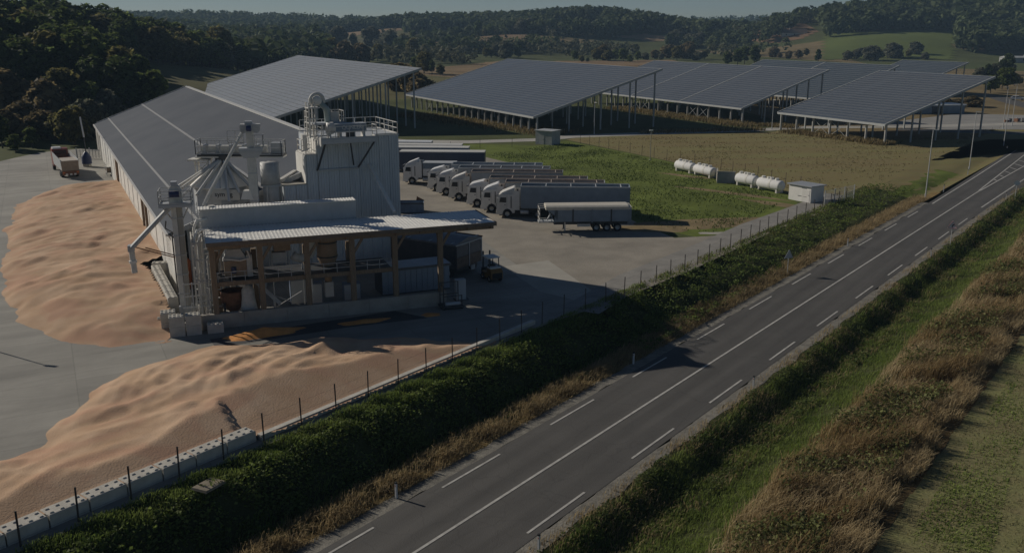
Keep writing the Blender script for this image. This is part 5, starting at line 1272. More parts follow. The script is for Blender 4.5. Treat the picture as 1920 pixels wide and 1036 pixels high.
# curtain trailers behind
for i, (q, zr, m_, lb) in enumerate((((908, 285), 4.0, M_cab, 'navy-sided curtain trailer with cream roof, nearest of the four behind the lorries'),
                                     ((878, 277), 4.0, M_cab, 'pale-roofed box trailer second behind the lorries'),
                                     ((865, 272), 4.0, M_cab, 'pale-roofed box trailer third behind the lorries'),
                                     ((808, 266), 4.0, M_cab, 'short pale-roofed box trailer farthest behind the lorries'))):
    p = gp(*q, zr)
    t = thing('box_trailer', lb, 'trailer', (p[0], p[1], 0), TRZ + PI, 'box trailers behind the lorries')
    # local +x towards the front (left)
    navy = mat('navy_curtain', (.045, .06, .095), .5, .15, .8); sidem = navy if i == 0 else mat('grey_curtain', (.30, .31, .31), .5, .12, .8)
    L = 13.6
    for k in range(5):
        for sd in (0, 1): MB().box(L * k / 5 + .01, L * (k + 1) / 5 - .01, *((0.0, .05) if sd == 0 else (-2.5, -2.45)), 1.15, 3.86).build('curtain', sidem, t)
    MB().box(0, L, -2.44, -.01, 1.05, 3.86).build('box_core', sidem, t)
    MB().box(-.03, L + .03, -2.53, .08, 3.865, 4.0).build('roof', mat('cream_roof', (.62, .60, .55), .5, .07, .8) if i < 3 else m_, t)
    MB().box(.5, L - 1, -1.7, -.8, .75, 1.04).build('chassis', M_dark, t)
    for xx in (1.7, 3.0, 4.3):
        for sd in (0, 1): wheel(t, xx, -.22 if sd == 0 else -2.28, .5, 1.2, 1 if sd == 0 else -1)
    MB().box(10.4, 10.55, -2.0, -1.85, 0, 1.04).build('landing_leg', M_dark, t); MB().box(10.4, 10.55, -.65, -.5, 0, 1.04).build('landing_leg', M_dark, t)

# tarp-covered tipping trailer in front
a = gp(1012, 436); b = gp(1187, 434)
L = math.dist(a, b) - .3
t = thing('tipping_trailer', 'grey tipping trailer with a buff tarpaulin cover, unhitched in front of the lorries', 'trailer', (a[0], a[1], 0), math.atan2(b[1] - a[1], b[0] - a[0]))
M_tarp = mat('buff_tarpaulin', (.56, .52, .44), .8, .08, 1.0, bump=.3, bscale=4); W_ = 2.5
x0, x1 = 1.7, L
for i in range(4):
    aa_, bb_ = x0 + (x1 - x0) * i / 4, x0 + (x1 - x0) * (i + 1) / 4
    for y_ in ((0, .06), (W_ - .06, W_)): MB().box(aa_ + .015, bb_ - .015, *y_, 1.25, 2.62).build('side_panel', M_trail, t)
    for y_ in (-.06, W_): MB().box(bb_ - .16, bb_ + .0, y_, y_ + .06, 1.15, 2.7).build('side_rib', M_dark if i in (0, 2) else M_trail, t)
MB().hexa([(x0, 0, 1.2), (x0 + .1, 0, 1.2), (x0 + .1, W_, 1.2), (x0, W_, 1.2)], [(x0 - .9, 0, 2.8), (x0 - .8, 0, 2.8), (x0 - .8, W_, 2.8), (x0 - .9, W_, 2.8)]).build('front_wall', M_trail, t)
MB().hexa([(x0 - .0, .0, 2.0), (x0 + .4, 0, 1.3), (x0 + .4, .06, 1.3), (x0, .06, 2.0)], [(x0 - .85, 0, 2.7), (x0 + .4, 0, 2.7), (x0 + .4, .06, 2.7), (x0 - .85, .06, 2.7)]).build('front_gusset', M_trail, t)
MB().box(x1 - .05, x1 + .05, 0, W_, 1.15, 2.85).build('tailgate', M_trail, t)
MB().prism([(-.02, 2.63), (-.04, 2.95), (.25, 3.10), (W_ / 2, 3.18), (W_ - .25, 3.10), (W_ + .04, 2.95), (W_ + .02, 2.63)], 'x', x0 - 1.0, x1 - .3).build('tarpaulin', M_tarp, t)
MB().prism([(-.02, 2.63), (-.04, 2.90), (.3, 3.0), (W_ - .3, 3.0), (W_ + .04, 2.90), (W_ + .02, 2.63)], 'x', x1 - .29, x1 + .06).build('tarpaulin_end', M_tarp, t)
MB().box(x0, x1 - .3, .6, W_ - .6, .8, 1.19).build('chassis', M_dark, t); MB().box(x0, x1, .05, W_ - .05, 1.2, 1.26).build('floor', M_dark, t)
MB().box(-.1, 1.7, .7, W_ - .7, 1.0, 1.2).build('drawbar', M_gray, t)
r = MB()
for z in (1.5, 2.1, 2.7): r.beam((0, 0, z), (0, W_, z), .06)
for y_ in (0, W_ / 2, W_): r.beam((0, y_, 1.1), (0, y_, 2.9), .06); r.beam((0, y_, 2.9), (.9, y_, 2.9), .06); r.beam((0, y_, 1.2), (1.0, y_, 1.2), .06)
r.build('front_railing', M_steel2, t)
MB().tube([(.9, .4, 1.4), (1.5, .4, 2.5)], .1, 8).build('tipping_ram', M_gray, t)
for xx in (x1 - 4.0, x1 - 2.75, x1 - 1.5):
    for y_, sd in ((.42, -1), (W_ - .42, 1)): wheel(t, xx, y_, .48, 1.1, sd)
for y_ in (.5, W_ - .5): MB().box(2.9, 3.05, y_ - .07, y_ + .07, 0, 1.1).build('landing_leg', M_alu if y_ < 1 else M_dark, t); 
for y_ in (.5, W_ - .5): MB().box(2.8, 3.15, y_ - .15, y_ + .15, 0, .05).build('leg_foot', M_dark, t)
MB().box(4.4, 5.9, .1, .35, .62, .95).build('tool_box', M_alu, t)

# orange tipper lorry seen from behind
p = gp(119, 335); q = gp(148, 334); q2 = gp(108, 282)
t = thing('tipper_lorry', 'tipper lorry with red cab and rusty orange tail parked by the hall, seen from behind', 'lorry', ((p[0] + q[0]) / 2, (p[1] + q[1]) / 2 + .2, 0), math.atan2(27, -12.5) + rad(8))
# local +x forwards
Lb = 10.0
for sd in (-1, 1):
    MB().hexa([(.4, sd * 1.15 - .04, 1.2), (Lb, sd * 1.15 - .04, 1.2), (Lb, sd * 1.15 + .04, 1.2), (.4, sd * 1.15 + .04, 1.2)], [(.2, sd * 1.3 - .04, 2.9), (Lb, sd * 1.3 - .04, 3.2), (Lb, sd * 1.3 + .04, 3.2), (.2, sd * 1.3 + .04, 2.9)]).build('side_wall', M_traill, t)
MB().box(.3, Lb, -1.15, 1.15, 1.1, 1.2).build('bed', M_inside, t); MB().box(.4, 4.6, -1.2, 1.2, 2.65, 2.75).build('load_cover', mat('pale_cover', (.46, .40, .33), .7, .12, 1.5), t)
for x in (1.4, 3.2): MB().box(.45, 4.55, -.62 + .8 * (x > 2) - .02, -.58 + .8 * (x > 2), 2.455, 2.5).build('cover_seam', M_rust, t)
MB().box(5.0, Lb - .2, -1.18, 1.18, 1.25, 1.9).build('load', M_grain2, t)
for x in (4.8, 6.6, Lb): MB().box(x - .12, x + .12, -1.25, 1.25, 2.3, 2.75 if x > 8 else 2.55).build('cross_wall', M_rust, t)
MB().box(.2, .36, -1.25, 1.25, 1.2, 2.7).build('tailgate', mat('tan_tailgate', (.36, .27, .19), .7, .2, 1.5), t); MB().box(.1, .25, -1.2, 1.2, .5, 1.15).build('tail_panel', M_rust, t)
for sd in (-1, 1): MB().box(.05, .1, sd * 1.0 - .16, sd * 1.0 + .16, .82, 1.05).build('tail_light', mat('tail_orange', (.65, .16, .03), .4, .1), t)
for y_ in (-.6, 0, .6): MB().box(.04, .098, y_ - .17, y_ + .17, .5, .75).build('number_plate', M_white, t)
MB().box(.4, 12.0, -.45, .45, .6, 1.08).build('chassis', M_dark, t)
M_redc = mat('cab_red', (.22, .045, .03), .4, .1, 2)
MB().box(10.3, 12.3, -1.2, 1.2, .7, 3.55).build('cab', M_redc, t); MB().box(10.2, 10.285, -.9, .9, 2.6, 3.3).build('rear_window', M_glassd, t); MB().box(10.3, 11.8, -.2, 1.1, 3.555, 3.8).build('roof_fairing', M_cab, t)
for x in (1.7, 3.0, 11.3):
    for sd in (-1, 1): wheel(t, x, sd * 1.05, .5, 1.3, sd)

# container trailer beside the canopy, end doors to the camera
p = gp(856, 524); q = gp(903, 506)
az = math.atan2(q[1] - p[1], q[0] - p[0]); w_ = math.dist(p, q)
t = thing('container_trailer', 'dark high-sided trailer with framed rear doors and sagging tarpaulin beside the canopy', 'trailer', (p[0], p[1], 0), az)
M_drk = mat('dark_container', (.075, .075, .08), .6, .2, 1); M_drk2 = mat('door_grey', (.13, .13, .135), .6, .2, 1.5)
Ld = 9.5
MB().box(0, w_, .06, Ld, .95, 3.15).build('box', M_drk, t)
for x in (.02, w_ / 2 + .02):
    for (z0, z1) in ((1.0, 2.0), (2.05, 3.1)): MB().box(x, x + w_ / 2 - .05, -.0, .05, z0, z1).build('door_panel', M_drk2 if z0 > 1.5 else mat('rusty_door', (.15, .11, .085), .75, .35, 2), t)
for x in (-.03, w_ / 2 - .04, w_ - .05): MB().box(x, x + .09, -.07, -.005, .9, 3.2).build('door_post', M_gray if x > 1 else M_dark, t)
MB().box(-.04, w_ + .04, -.07, -.006, 3.2, 3.3).build('door_head', M_gray, t)
MB().prism([(-.1, 3.2), (w_ * .5, 3.05), (w_ + .15, 3.25), (w_ + .15, 3.36), (w_ * .5, 3.75), (-.1, 3.36)], 'y', 0, Ld + .1).build('tarpaulin', mat('slate_tarpaulin', (.17, .18, .195), .6, .2, 1, bump=.5, bscale=3), t)
for k in range(4): MB().beam((-.1, .5 + k * 2.6, 3.42), (w_ + .2, .5 + k * 2.6, 3.46), .07).build('roof_bow', M_gray, t)
MB().beam((w_ + .1, -.05, 3.4), (w_ + .1, Ld, 3.4), .12).build('roll_bar', M_rust, t)
MB().box(.3, w_ - .3, .3, Ld - .3, .6, .94).build('chassis', M_dark, t)
for y_ in (1.0, 2.3):
    for x, sd in ((.2, 1), (w_ - .2, -1)):
        w = wheel(t, x, y_, .48, 1.1, sd); w.rotation_euler = (0, 0, 0)
MB().box(w_ * .55, w_ * .7, -.12, -.02, .45, .9).build('drip_pipe', M_steel, t)

# forklift
p = gp(920, 528)
t = thing('forklift', 'forklift truck with white overhead guard and yellow counterweight in the building shadow', 'forklift', (p[0], p[1] + .9, 0), rad(118))
M_yel = mat('forklift_yellow', (.24, .125, .03), .5, .15, 2)
MB().prism([(-1.3, .35), (-1.3, 1.0), (-1.0, 1.25), (-.3, 1.25), (-.3, .8), (.7, .8), (.8, .3)], 'y', -.6, .6).build('body', M_yel, t); MB().prism([(-1.35, .4), (-1.35, .85), (-1.2, 1.0), (-1.2, .3)], 'y', -.5, .5).build('counterweight', M_black, t)
MB().box(-1.0, -.35, -.55, .55, 1.26, 1.38).build('bonnet', M_white, t); MB().box(-.4, .05, -.3, .3, .85, 1.5).build('seat', M_black, t)
for x in (-.75, .65):
    for y_ in (-.5, .5): MB().beam((x, y_, 1.0), (x * .8, y_, 2.2), .07).build('guard_post', M_dark, t)
MB().box(-.75, .65, -.58, .58, 2.2, 2.28).build('overhead_guard', M_white, t)
for y_ in (-.35, .35): MB().box(.85, .97, y_ - .06, y_ + .06, .1, 2.6).build('mast', M_dark, t)
for y_ in (-.3, .3): MB().box(.98, 2.0, y_ - .06, y_ + .06, .1, .15).build('fork', M_dark, t)
MB().box(.97, 1.03, -.5, .5, .3, 1.0).build('carriage', M_dark, t)
for x, r_ in ((-.85, .3), (.5, .36)):
    for sd in (-1, 1): wheel(t, x, sd * .52, r_, .8, sd)

# grey site container behind the posts
p = cw(14.2, .35)
t = thing('site_container', 'long low grey-blue site container with flat roof behind the canopy posts', 'container', (*p, 0), CA + rad(3))
M_cont = mat('container_blue_grey', (.27, .31, .36), .5, .12, .8, stretch=(1, 1, .3))
MB().box(0.02, 6.28, .06, 2.6, 0.1, 2.3).build('box', M_cont, t)
cp = MB().hexa([(.02, 0, .1), (.5, 0, .1), (.5, .055, .1), (.02, .055, .1)], [(.02, 0, 2.3), (.5, 0, 2.3), (.5, .055, 2.3), (.02, .055, 2.3)]).mesh('wall_rib', M_cont)
for i in range(12): put('wall_rib', cp, t, (.525 * i, -.0, 0))
MB().box(-.1, 6.4, -.12, 2.7, 2.305, 2.42).build('roof', M_gray, t); MB().box(-.12, 6.42, -.14, -.125, 2.2, 2.44).build('roof_edge', M_drk2, t)
MB().box(-.04, .015, .1, 2.5, .12, 2.25).build('end_doors', M_drk, t); MB().box(0, 6.3, 0, 2.6, 0, .095).build('base', M_dark, t)
# cage trolley and grey panel beside it
p = gp(846, 576)
t = thing('cage_trolley', 'tall open steel frame trolley standing in the shadow beside the canopy', 'trolley', (*p, 0), CA)
for x in (-.8, .8):
    for y_ in (-.5, .6): MB().box(x - .04, x + .04, y_ - .04, y_ + .04, .1, 2.1 if y_ > 0 or x < 0 else 1.2).build('upright', M_dark, t)
for z in (1.05, 2.08): MB().beam((-.8, .6, z), (.8, .6, z), .06).build('rail', M_dark, t)
MB().beam((-.8, -.5, 2.08), (-.8, .6, 2.08), .06).build('rail', M_dark, t); MB().beam((-.8, -.5, 1.15), (.8, -.5, 1.15), .06).build('rail', M_dark, t); MB().beam((-1.1, -.5, .55), (-.8, -.5, .55), .05).build('handle', M_dark, t)
MB().box(-.95, .95, -.7, .75, .12, .26).build('deck', M_dark, t); MB().tube([(-.6, -.3, .42), (.7, -.3, .42)], .16, 12).build('roller', M_gray, t)
for x in (-.8, .8):
    for y_ in (-.6, .65): MB().lathe([(0, -.04), (.12, -.04), (.12, .04), (0, .04)], 10, axis='x', cy=0, c0=.12).build('castor', M_black, t, loc=(x, y_, 0), rot=(0, 0, PI / 2))
p = gp(863, 561)
t = thing('leaning_panel', 'upright pale grey cabinet behind the frame trolley', 'cabinet', (*p, 0), CA)
MB().box(-.45, .45, -.3, .3, .06, 1.85).build('case', M_gray, t); MB().box(-.41, .41, -.335, -.305, .15, 1.78).build('door', M_gray, t); MB().box(-.55, .7, -.4, .4, 0, .055).build('plinth', M_dark, t)
# open skip behind the tower
p = gp(752, 400)
t = thing('open_skip', 'open blue-grey skip beside the far corner of the tower', 'skip', (p[0] - .5, p[1], 0), rad(4))
for (x0_, x1_, y0_, y1_) in ((0, 3.4, 0, .07), (0, 3.4, 1.9, 1.97), (0, .07, .075, 1.895), (3.33, 3.4, .075, 1.895)): MB().box(x0_, x1_, y0_, y1_, .1, 1.3).build('side', mat('skip_blue', (.17, .22, .29), .6, .2, 1.5), t)
MB().box(0, 3.4, 0, 1.97, .0, .095).build('floor', M_dark, t); MB().prism([(2.4, 1.3), (3.4, 1.3), (3.4, 1.35), (2.5, 1.85)], 'y', 2.0, 2.05).build('flap', M_rust, t)
for y_ in (-.06, 1.98): MB().box(-.05, 3.45, y_, y_ + .05, 1.2, 1.34).build('rim', M_dark, t)

# blue-footed mast, gate and pallets by the hall
p = gp(164, 312)
t = thing('blue_mast', 'tall pale mast rising from a dark blue tapered base near the tipper lorry', 'mast', (*p, 0), 0)
MB().lathe([(.8, .5), (.8, 1.6), (.35, 2.4), (.12, 2.6)], 16).build('base_cone', M_blue, t, True); MB().box(-.5, .5, -.5, .5, 0, .5).build('foot', M_block, t)
MB().tube([(0, 0, 2.5), (0, 0, 5.0)], .1, 8).build('lower_pole', M_dark, t); MB().tube([(0, 0, 5.0), (-.25, 0, 8.4)], .14, 8).build('upper_pole', M_white, t)
a, b = gp(146, 298), gp(192, 297)
t = thing('steel_gate', 'wide barred steel gate closing the yard beside the hall corner', 'gate', (*a, 0), math.atan2(b[1] - a[1], b[0] - a[0]))
gl = math.dist(a, b)
for z in (.4, 1.4): MB().box(0, gl, -.03, .03, z, z + .07).build('rail', M_steel, t)
for k in range(9): MB().box(gl * k / 8 - .03, gl * k / 8 + .03, -.029, .029, .1, 1.7).build('bar', M_dark, t)
for x in (-.1, gl / 2, gl + .1): MB().box(x - .07, x + .07, -.07, .07, 0, 2.0).build('post', M_steel, t)
for i, (q, s_) in enumerate((((205, 328), 1.3), ((198, 300), 1.0))):
    p = gp(*q)
    t = thing('equipment_rack', ('low rack of pale boxes and a barrow at the foot of the hall wall', 'small pale cabinet rack by the hall corner')[i], 'rack', (*p, 0), HA + PI, 'racks along the hall wall')
    for x in (-.9, .9):
        for y_ in (-.4, .4): MB().box(x * s_ - .05, x * s_ + .05, y_ - .05, y_ + .05, 0, 1.5 * s_).build('upright', M_white, t)
    for z in (.4, 1.1): MB().box(-1.0 * s_, 1.0 * s_, -.45, .45, z * s_, z * s_ + .06).build('shelf', M_steel2, t)
    for k in range(3): MB().box((-.8 + .6 * k) * s_, (-.35 + .6 * k) * s_, -.35, .35, .46 * s_ + .01, (.8 + .1 * k) * s_).build('box', (M_rust, M_white, M_brown)[k], t)
# shadow-casting lamp just outside the left edge of the yard
lamp('yard lamp standing at the left edge of the concrete yard', (-45.6, 68.0), 7.5, rad(-12), 'yard lamps on the concrete')
# drain cover on the bank
p = gt(392, 921)
t = put('concrete_slab', MB().hexa([(-.8, -.5, 0), (.8, -.5, 0), (.8, .5, 0), (-.8, .5, 0)], [(-.75, -.45, .12), (.75, -.45, .12), (.75, .45, .12), (-.75, .45, .12)]).mesh('concrete_slab', mat('weathered_slab', (.24, .20, .145), .95, .25, 2)), None, (p[0], p[1], tz(*p) + .26), (.05, .1, RA + .3))
tag(t, 'square weathered concrete slab lying on the green bank', 'slab')
# parked car and things at the far junction
sheet('paved_lot', [gp(1640, 236), gp(1700, 225), gp(1800, 213), gp(1930, 216), (250, 240), gp(1930, 243), gp(1760, 243)], .010, mat('lot_concrete', (.26, .25, .23), .9, .15, .15, world=True))
ribbon('side_road', [(98, 222), gp(1700, 243), gp(1800, 246), gp(1920, 250), (230, 205)], 6.5, .014, M_asph)
ribbon('side_road', [gp(1838, 176), gp(1868, 182), gp(1900, 192), gp(1935, 204), (220, 255)], 6.5, .0142, M_asph)
def car(label, p, rz, m):
    t = thing('car', label, 'car', (*p, 0), rz)
    MB().prism([(-2.1, .35), (-2.1, .85), (-1.9, 1.0), (-1.2, 1.05), (.9, 1.0), (1.9, .85), (2.1, .7), (2.1, .35)], 'y', -.88, .88).build('body', m, t)
    MB().prism([(-1.9, 1.0), (-1.5, 1.45), (.1, 1.48), (.95, 1.0)], 'y', -.76, .76).build('cabin', m, t)
    for sd in (-1, 1): MB().prism([(-1.6, 1.05), (-1.4, 1.38), (.05, 1.4), (.7, 1.05)], 'y', sd * .762, sd * .772).build('side_window', M_glassd, t)
    MB().hexa([(.55, -.7, 1.24), (.99, -.7, 1.01), (.99, .7, 1.01), (.55, .7, 1.24)], [(.2, -.65, 1.46), (.98, -.7, 1.03), (.98, .7, 1.03), (.2, .65, 1.46)]).build('windscreen', M_glassd, t)
    for x in (-1.3, 1.3):
        for sd in (-1, 1): wheel(t, x, sd * .8, .32, .7, sd)
    for sd in (-1, 1): MB().box(2.08, 2.12, sd * .6 - .15, sd * .6 + .15, .6, .72).build('headlight', M_head, t); MB().box(-2.13, -2.08, sd * .65 - .12, sd * .65 + .12, .7, .82).build('tail_light', M_tail, t)
car('white car driving on the side road at the right edge', gp(1908, 188), rad(-30), M_cab)
t = thing('flat_shed', 'low pale flat-roofed shed beyond the solar columns on the paved lot', 'shed', (*gp(1722, 214), 0), rad(10))
MB().box(0, 14, 0, 6, 0, 2.2).build('walls', M_trail, t); MB().box(-.3, 14.3, -.3, 6.3, 2.205, 2.5).build('roof', M_canroof, t); MB().box(4, 7, -.05, -.004, 0, 2.0).build('door', M_dark, t)
t = thing('scrap_heap', 'small heap of scrap machinery on the paved lot', 'scrap', (*gp(1905, 228), 0), 0)
for k in range(7): MB().box(-.5, .5, -.3, .3, 0, .5 + .1 * k).build('scrap_piece', (M_rust, M_gray, M_dark)[k % 3], t, loc=(k * .9 - 3, (k * 37 % 5) * .4 - 1, 0), rot=(0, 0, k * .7))
# ================================================================== ROADSIDE VEGETATION
def leaf_mat(name, c0, c1, trans=.5, island=.45, scale=.35):
    return mat(name, c0, .7, 0.0, scale, col2=c1, island=island, trans=trans, world=True, spec=.25)
def leaves(name, pts, size, m, label, flat=.6, rs=1, stretch=1.0):
    r = np.random.default_rng(rs); n = len(pts); pts = np.asarray(pts, float)
    nrm = r.normal(size=(n, 3)); nrm[:, 2] = np.abs(nrm[:, 2]) + flat; nrm /= np.linalg.norm(nrm, axis=1)[:, None]
    a = np.cross(nrm, r.normal(size=(n, 3))); a /= np.linalg.norm(a, axis=1)[:, None]; b = np.cross(nrm, a)
    s = (size * r.uniform(.55, 1.35, n))[:, None]
    V = np.stack([pts - a * s * stretch * .5, pts - b * s * .38 + a * s * .05, pts + a * s * stretch * .5, pts + b * s * .38 + a * s * .05], 1).reshape(-1, 3)
    F = np.arange(4 * n).reshape(n, 4)
    o = put(name, fast_mesh(name, V, F, m)); tag(o, label, kind='stuff'); return o
def blades(name, pts, h, w, m, label, lean=.35, rs=1, wind=(.25, -.1)):
    """each blade: two bent segments"""
    r = np.random.default_rng(rs); n = len(pts); pts = np.asarray(pts, float); h = np.broadcast_to(h, n) * r.uniform(.6, 1.3, n)
    az = r.uniform(0, 2 * PI, n); d = np.stack([np.cos(az), np.sin(az), np.zeros(n)], 1); sd = np.stack([-np.sin(az), np.cos(az), np.zeros(n)], 1)
    az2 = r.uniform(0, 2 * PI, n); ln = (r.uniform(0, lean, n) * h)[:, None] * np.stack([np.cos(az2), np.sin(az2), np.zeros(n)], 1) + h[:, None] * np.array([wind[0], wind[1], 0]) * r.uniform(.4, 1.3, n)[:, None]
    ww = (np.broadcast_to(w, n) * r.uniform(.6, 1.4, n))[:, None]
    mid = pts + ln * .35; mid[:, 2] += h * .58; tip = pts + ln; tip[:, 2] += h * (1 - .25 * np.linalg.norm(ln, axis=1) / h)
    V = np.stack([pts - sd * ww / 2, pts + sd * ww / 2, mid + sd * ww * .45, mid - sd * ww * .45, tip + sd * ww * .16, tip - sd * ww * .16], 1).reshape(-1, 3)
    o_ = np.arange(n)[:, None] * 6
    F = np.concatenate([o_ + [0, 1, 2, 3], o_ + [3, 2, 4, 5]], 0)
    o = put(name, fast_mesh(name, V, F, m)); tag(o, label, kind='stuff'); return o
def scat(u0, u1, s0, s1, dens, seed, clump=0.0, cs=.5, falloff=True, us_fn=None, k=1.0):
    """points in a road-parallel band; density falls with distance from the viewer"""
    r = np.random.default_rng(seed)
    n = int(abs(u1 - u0) * (s1 - s0) * dens)
    u = r.uniform(min(u0, u1), max(u0, u1), n); s = r.uniform(s0, s1, n)
    keep = np.ones(n, bool)
    if falloff: keep &= r.uniform(size=n) < np.clip(55.0 / np.maximum(s + 18, 1), .12, 1) ** 1.25
    if clump:
        v = np.sin(u * 2.1 * cs + 2.2 * np.sin(s * .9 * cs)) + np.sin(s * 1.7 * cs + 1.9 * np.sin(u * 1.3 * cs)) + .7 * np.sin(s * 4.3 * cs + u * 3.1 * cs)
        keep &= r.uniform(size=n) < np.clip(.5 + v * clump * .35, .02, 1)
    if us_fn is not None: keep &= us_fn(u, s)
    u, s = u[keep], s[keep]
    kk = rk(s) if k != 1.0 else 1.0
    x = (RN[0] * u + RD[0] * s) * kk; y = (RN[1] * u + RD[1] * s) * kk
    return u, s, x, y, T(x, y)

L_bram = leaf_mat('bramble_leaf', (0.102, 0.146, 0.032), (0.176, 0.220, 0.052))
L_ivy = leaf_mat('ivy_leaf', (0.082, 0.113, 0.031), (0.144, 0.174, 0.054))
L_grass = leaf_mat('green_blade', (0.132, 0.191, 0.037), (0.218, 0.264, 0.066), .4)
L_dry = leaf_mat('dry_blade', (0.285, 0.214, 0.104), (0.418, 0.323, 0.180), .4, .4, .5)
L_tan = leaf_mat('tan_reed', (.38, .285, .15), (.50, .40, .235), .4, .4, .3)
L_brown = leaf_mat('brown_weed', (.225, .150, .066), (.37, .275, .135), .45, .5, .25)
L_olive = leaf_mat('olive_weed', (.10, .115, .034), (.18, .185, .06), .35, .5, .3)

# bank between the fence and the road
def bump(u, s, k): return k * (.5 + .5 * np.sin(u * 1.9 + 1.8 * np.sin(s * .8)) * np.sin(s * 1.3 + 1.5 * np.sin(u * .7)))
for lo, hi, s0, s1, dn, sd_ in ((36.0, 39.1, 4, 70, 230, 11), (33.6, 39.4, 62, 142, 170, 41)):
    u, s, x, y, z = scat(lo, hi, s0, s1, dn, sd_, .7, .8)
    h = np.clip(rng.uniform(0, .35, len(u)) + bump(u, s, .45), 0, 1) * (1.15 if s0 > 50 else .8)
    jt = rng.uniform(0, .30, len(u)); x, y = x - RN[0] * jt, y - RN[1] * jt
    leaves('bramble_cover', np.stack([x, y, z + h], 1), .19, L_bram, 'dense green bramble cover on the ' + ('long bank beyond the works' if s0 > 50 else 'steep bank below the block wall'), .5, 2)
u, s, x, y, z = scat(38.5, 40.35, 4, 72, 450, 12, .25, 1.2)
blades('bank_grass', np.stack([x, y, z], 1), np.clip(.26 + .1 * np.sin(s * 2.3 + u * 3), .1, .4), .030, L_grass, 'bright green grass along the top edge of the bank', .6, 3)
u, s, x, y, z = scat(38.0, 40.2, 66, 140, 120, 13, .5, .8)
blades('bank_grass', np.stack([x, y, z], 1), .35, .05, leaf_mat('yellow_green_blade', (.12, .13, .036), (.18, .17, .055)), 'yellowish grass under the far fence posts', .6, 4)
u, s, x, y, z = scat(34.6, 36.9, 4, 72, 190, 14, .7, .7)
blades('ditch_grass', np.stack([x, y, z], 1), .42, .035, L_grass, 'green weeds along the ditch bottom left of the road', .6, 5)
# dry verge
u, s, x, y, z = scat(30.15, 32.3, 4, 136, 420, 15, .5, .9, k=KR)
edge = np.clip((u - 30.15) / 1.0, .15, 1)
blades('dry_verge_grass', np.stack([x, y, z], 1), .20 + .48 * edge, .030, L_dry, 'tall dry golden grass on the left verge of the road', .55, 6, wind=(.3, -.25))
# right of the road
u, s, x, y, z = scat(18.0, 21.3, 12, 200, 230, 21, 1.1, .6, k=KR)
h = rng.uniform(0, .25, len(u)) + bump(u, s, .55)
leaves('ivy_cover', np.stack([x, y, z + h * .42], 1), .15, L_ivy, 'dark green creeping cover in the ditch right of the road', .5, 7)
u, s, x, y, z = scat(17.8, 21.9, 12, 200, 80, 27, 1.2, .45, k=KR)
blades('dry_verge_grass', np.stack([x, y, z], 1), .35, .03, L_dry, 'sparse dry tufts along the gravel right of the road', .6, 17)
u, s, x, y, z = scat(15.0, 21.0, 12, 200, 330, 22, .5, .8, k=KR)
blades('ditch_grass', np.stack([x, y, z], 1), .30, .028, L_grass, 'light green grass strip between the ditch and the tall weeds', .6, 8, wind=(.2, -.1))
def band(lo, hi):
    return lambda u, s: (u > lo + .55 * np.sin(s * .35) + .35 * np.sin(s * 1.1 + 2) + .25 * np.sin(s * 2.9)) & (u < hi + .8 * np.sin(s * .27 + 1) + .4 * np.sin(s * .9) + .3 * np.sin(s * 2.3))
u, s, x, y, z = scat(10.4, 15.9, 14, 215, 190, 23, .7, .45, us_fn=band(10.4, 15.4), k=KR)
hh = .90 + .38 * np.sin(s * .42 + u) + .30 * np.sin(s * 1.3 + u * 2) + .2 * np.sin(s * 3.1 - u * 2.4)
blades('tall_weeds', np.stack([x, y, z], 1), np.clip(hh, .45, 2), .034, L_brown, 'tall brown withered weeds in a broad band right of the road', .5, 9, wind=(.22, -.18))
u, s, x, y, z = scat(10.6, 15.6, 14, 215, 170, 24, 1.2, .35, us_fn=band(10.6, 14.9), k=KR)
leaves('weed_leaves', np.stack([x, y, z + rng.uniform(.15, 1.15, len(u))], 1), .17, L_olive, 'olive leaves among the tall withered weeds', .2, 10, 1.5)
u, s, x, y, z = scat(9.4, 11.2, 14, 215, 430, 25, .5, .6, us_fn=lambda u, s: u > 9.75 + .35 * np.sin(s * .6) + .35 * np.sin(s * 1.5 + 1) + .3 * np.sin(s * 3.7), k=KR)
blades('pale_reeds', np.stack([x, y, z], 1), .8, .026, L_tan, 'pale tan reed grass along the field side of the tall weeds', .45, 11, wind=(.25, -.2))
u, s, x, y, z = scat(11.0, 15.6, 14, 215, 150, 26, 1.2, .3, k=KR)
blades('pale_reeds', np.stack([x, y, z], 1), .95, .028, L_tan, 'tufts of pale grass at the road side of the tall weeds', .5, 12, wind=(.3, -.25))
u, s, x, y, z = scat(2.0, 9.6, 20, 150, 75, 31, .75, .6, k=KR)
blades('field_stubble', np.stack([x, y, z], 1), .13, .03, leaf_mat('stubble_blade', (.21, .17, .085), (.13, .12, .045), .2, .4, .5), 'short dry stubble of the field at the lower right corner', .9, 13)
u, s, x, y, z = scat(1.0, 8.4, 20, 130, 120, 32, 1.0, .25, us_fn=lambda u, s: np.sin(u * 1.1 + .5 * np.sin(s * .2)) > -.4, k=KR)
blades('field_clover', np.stack([x, y, z], 1), .13, .05, L_grass, 'green clover stripes in the field at the lower right corner', .9, 14)
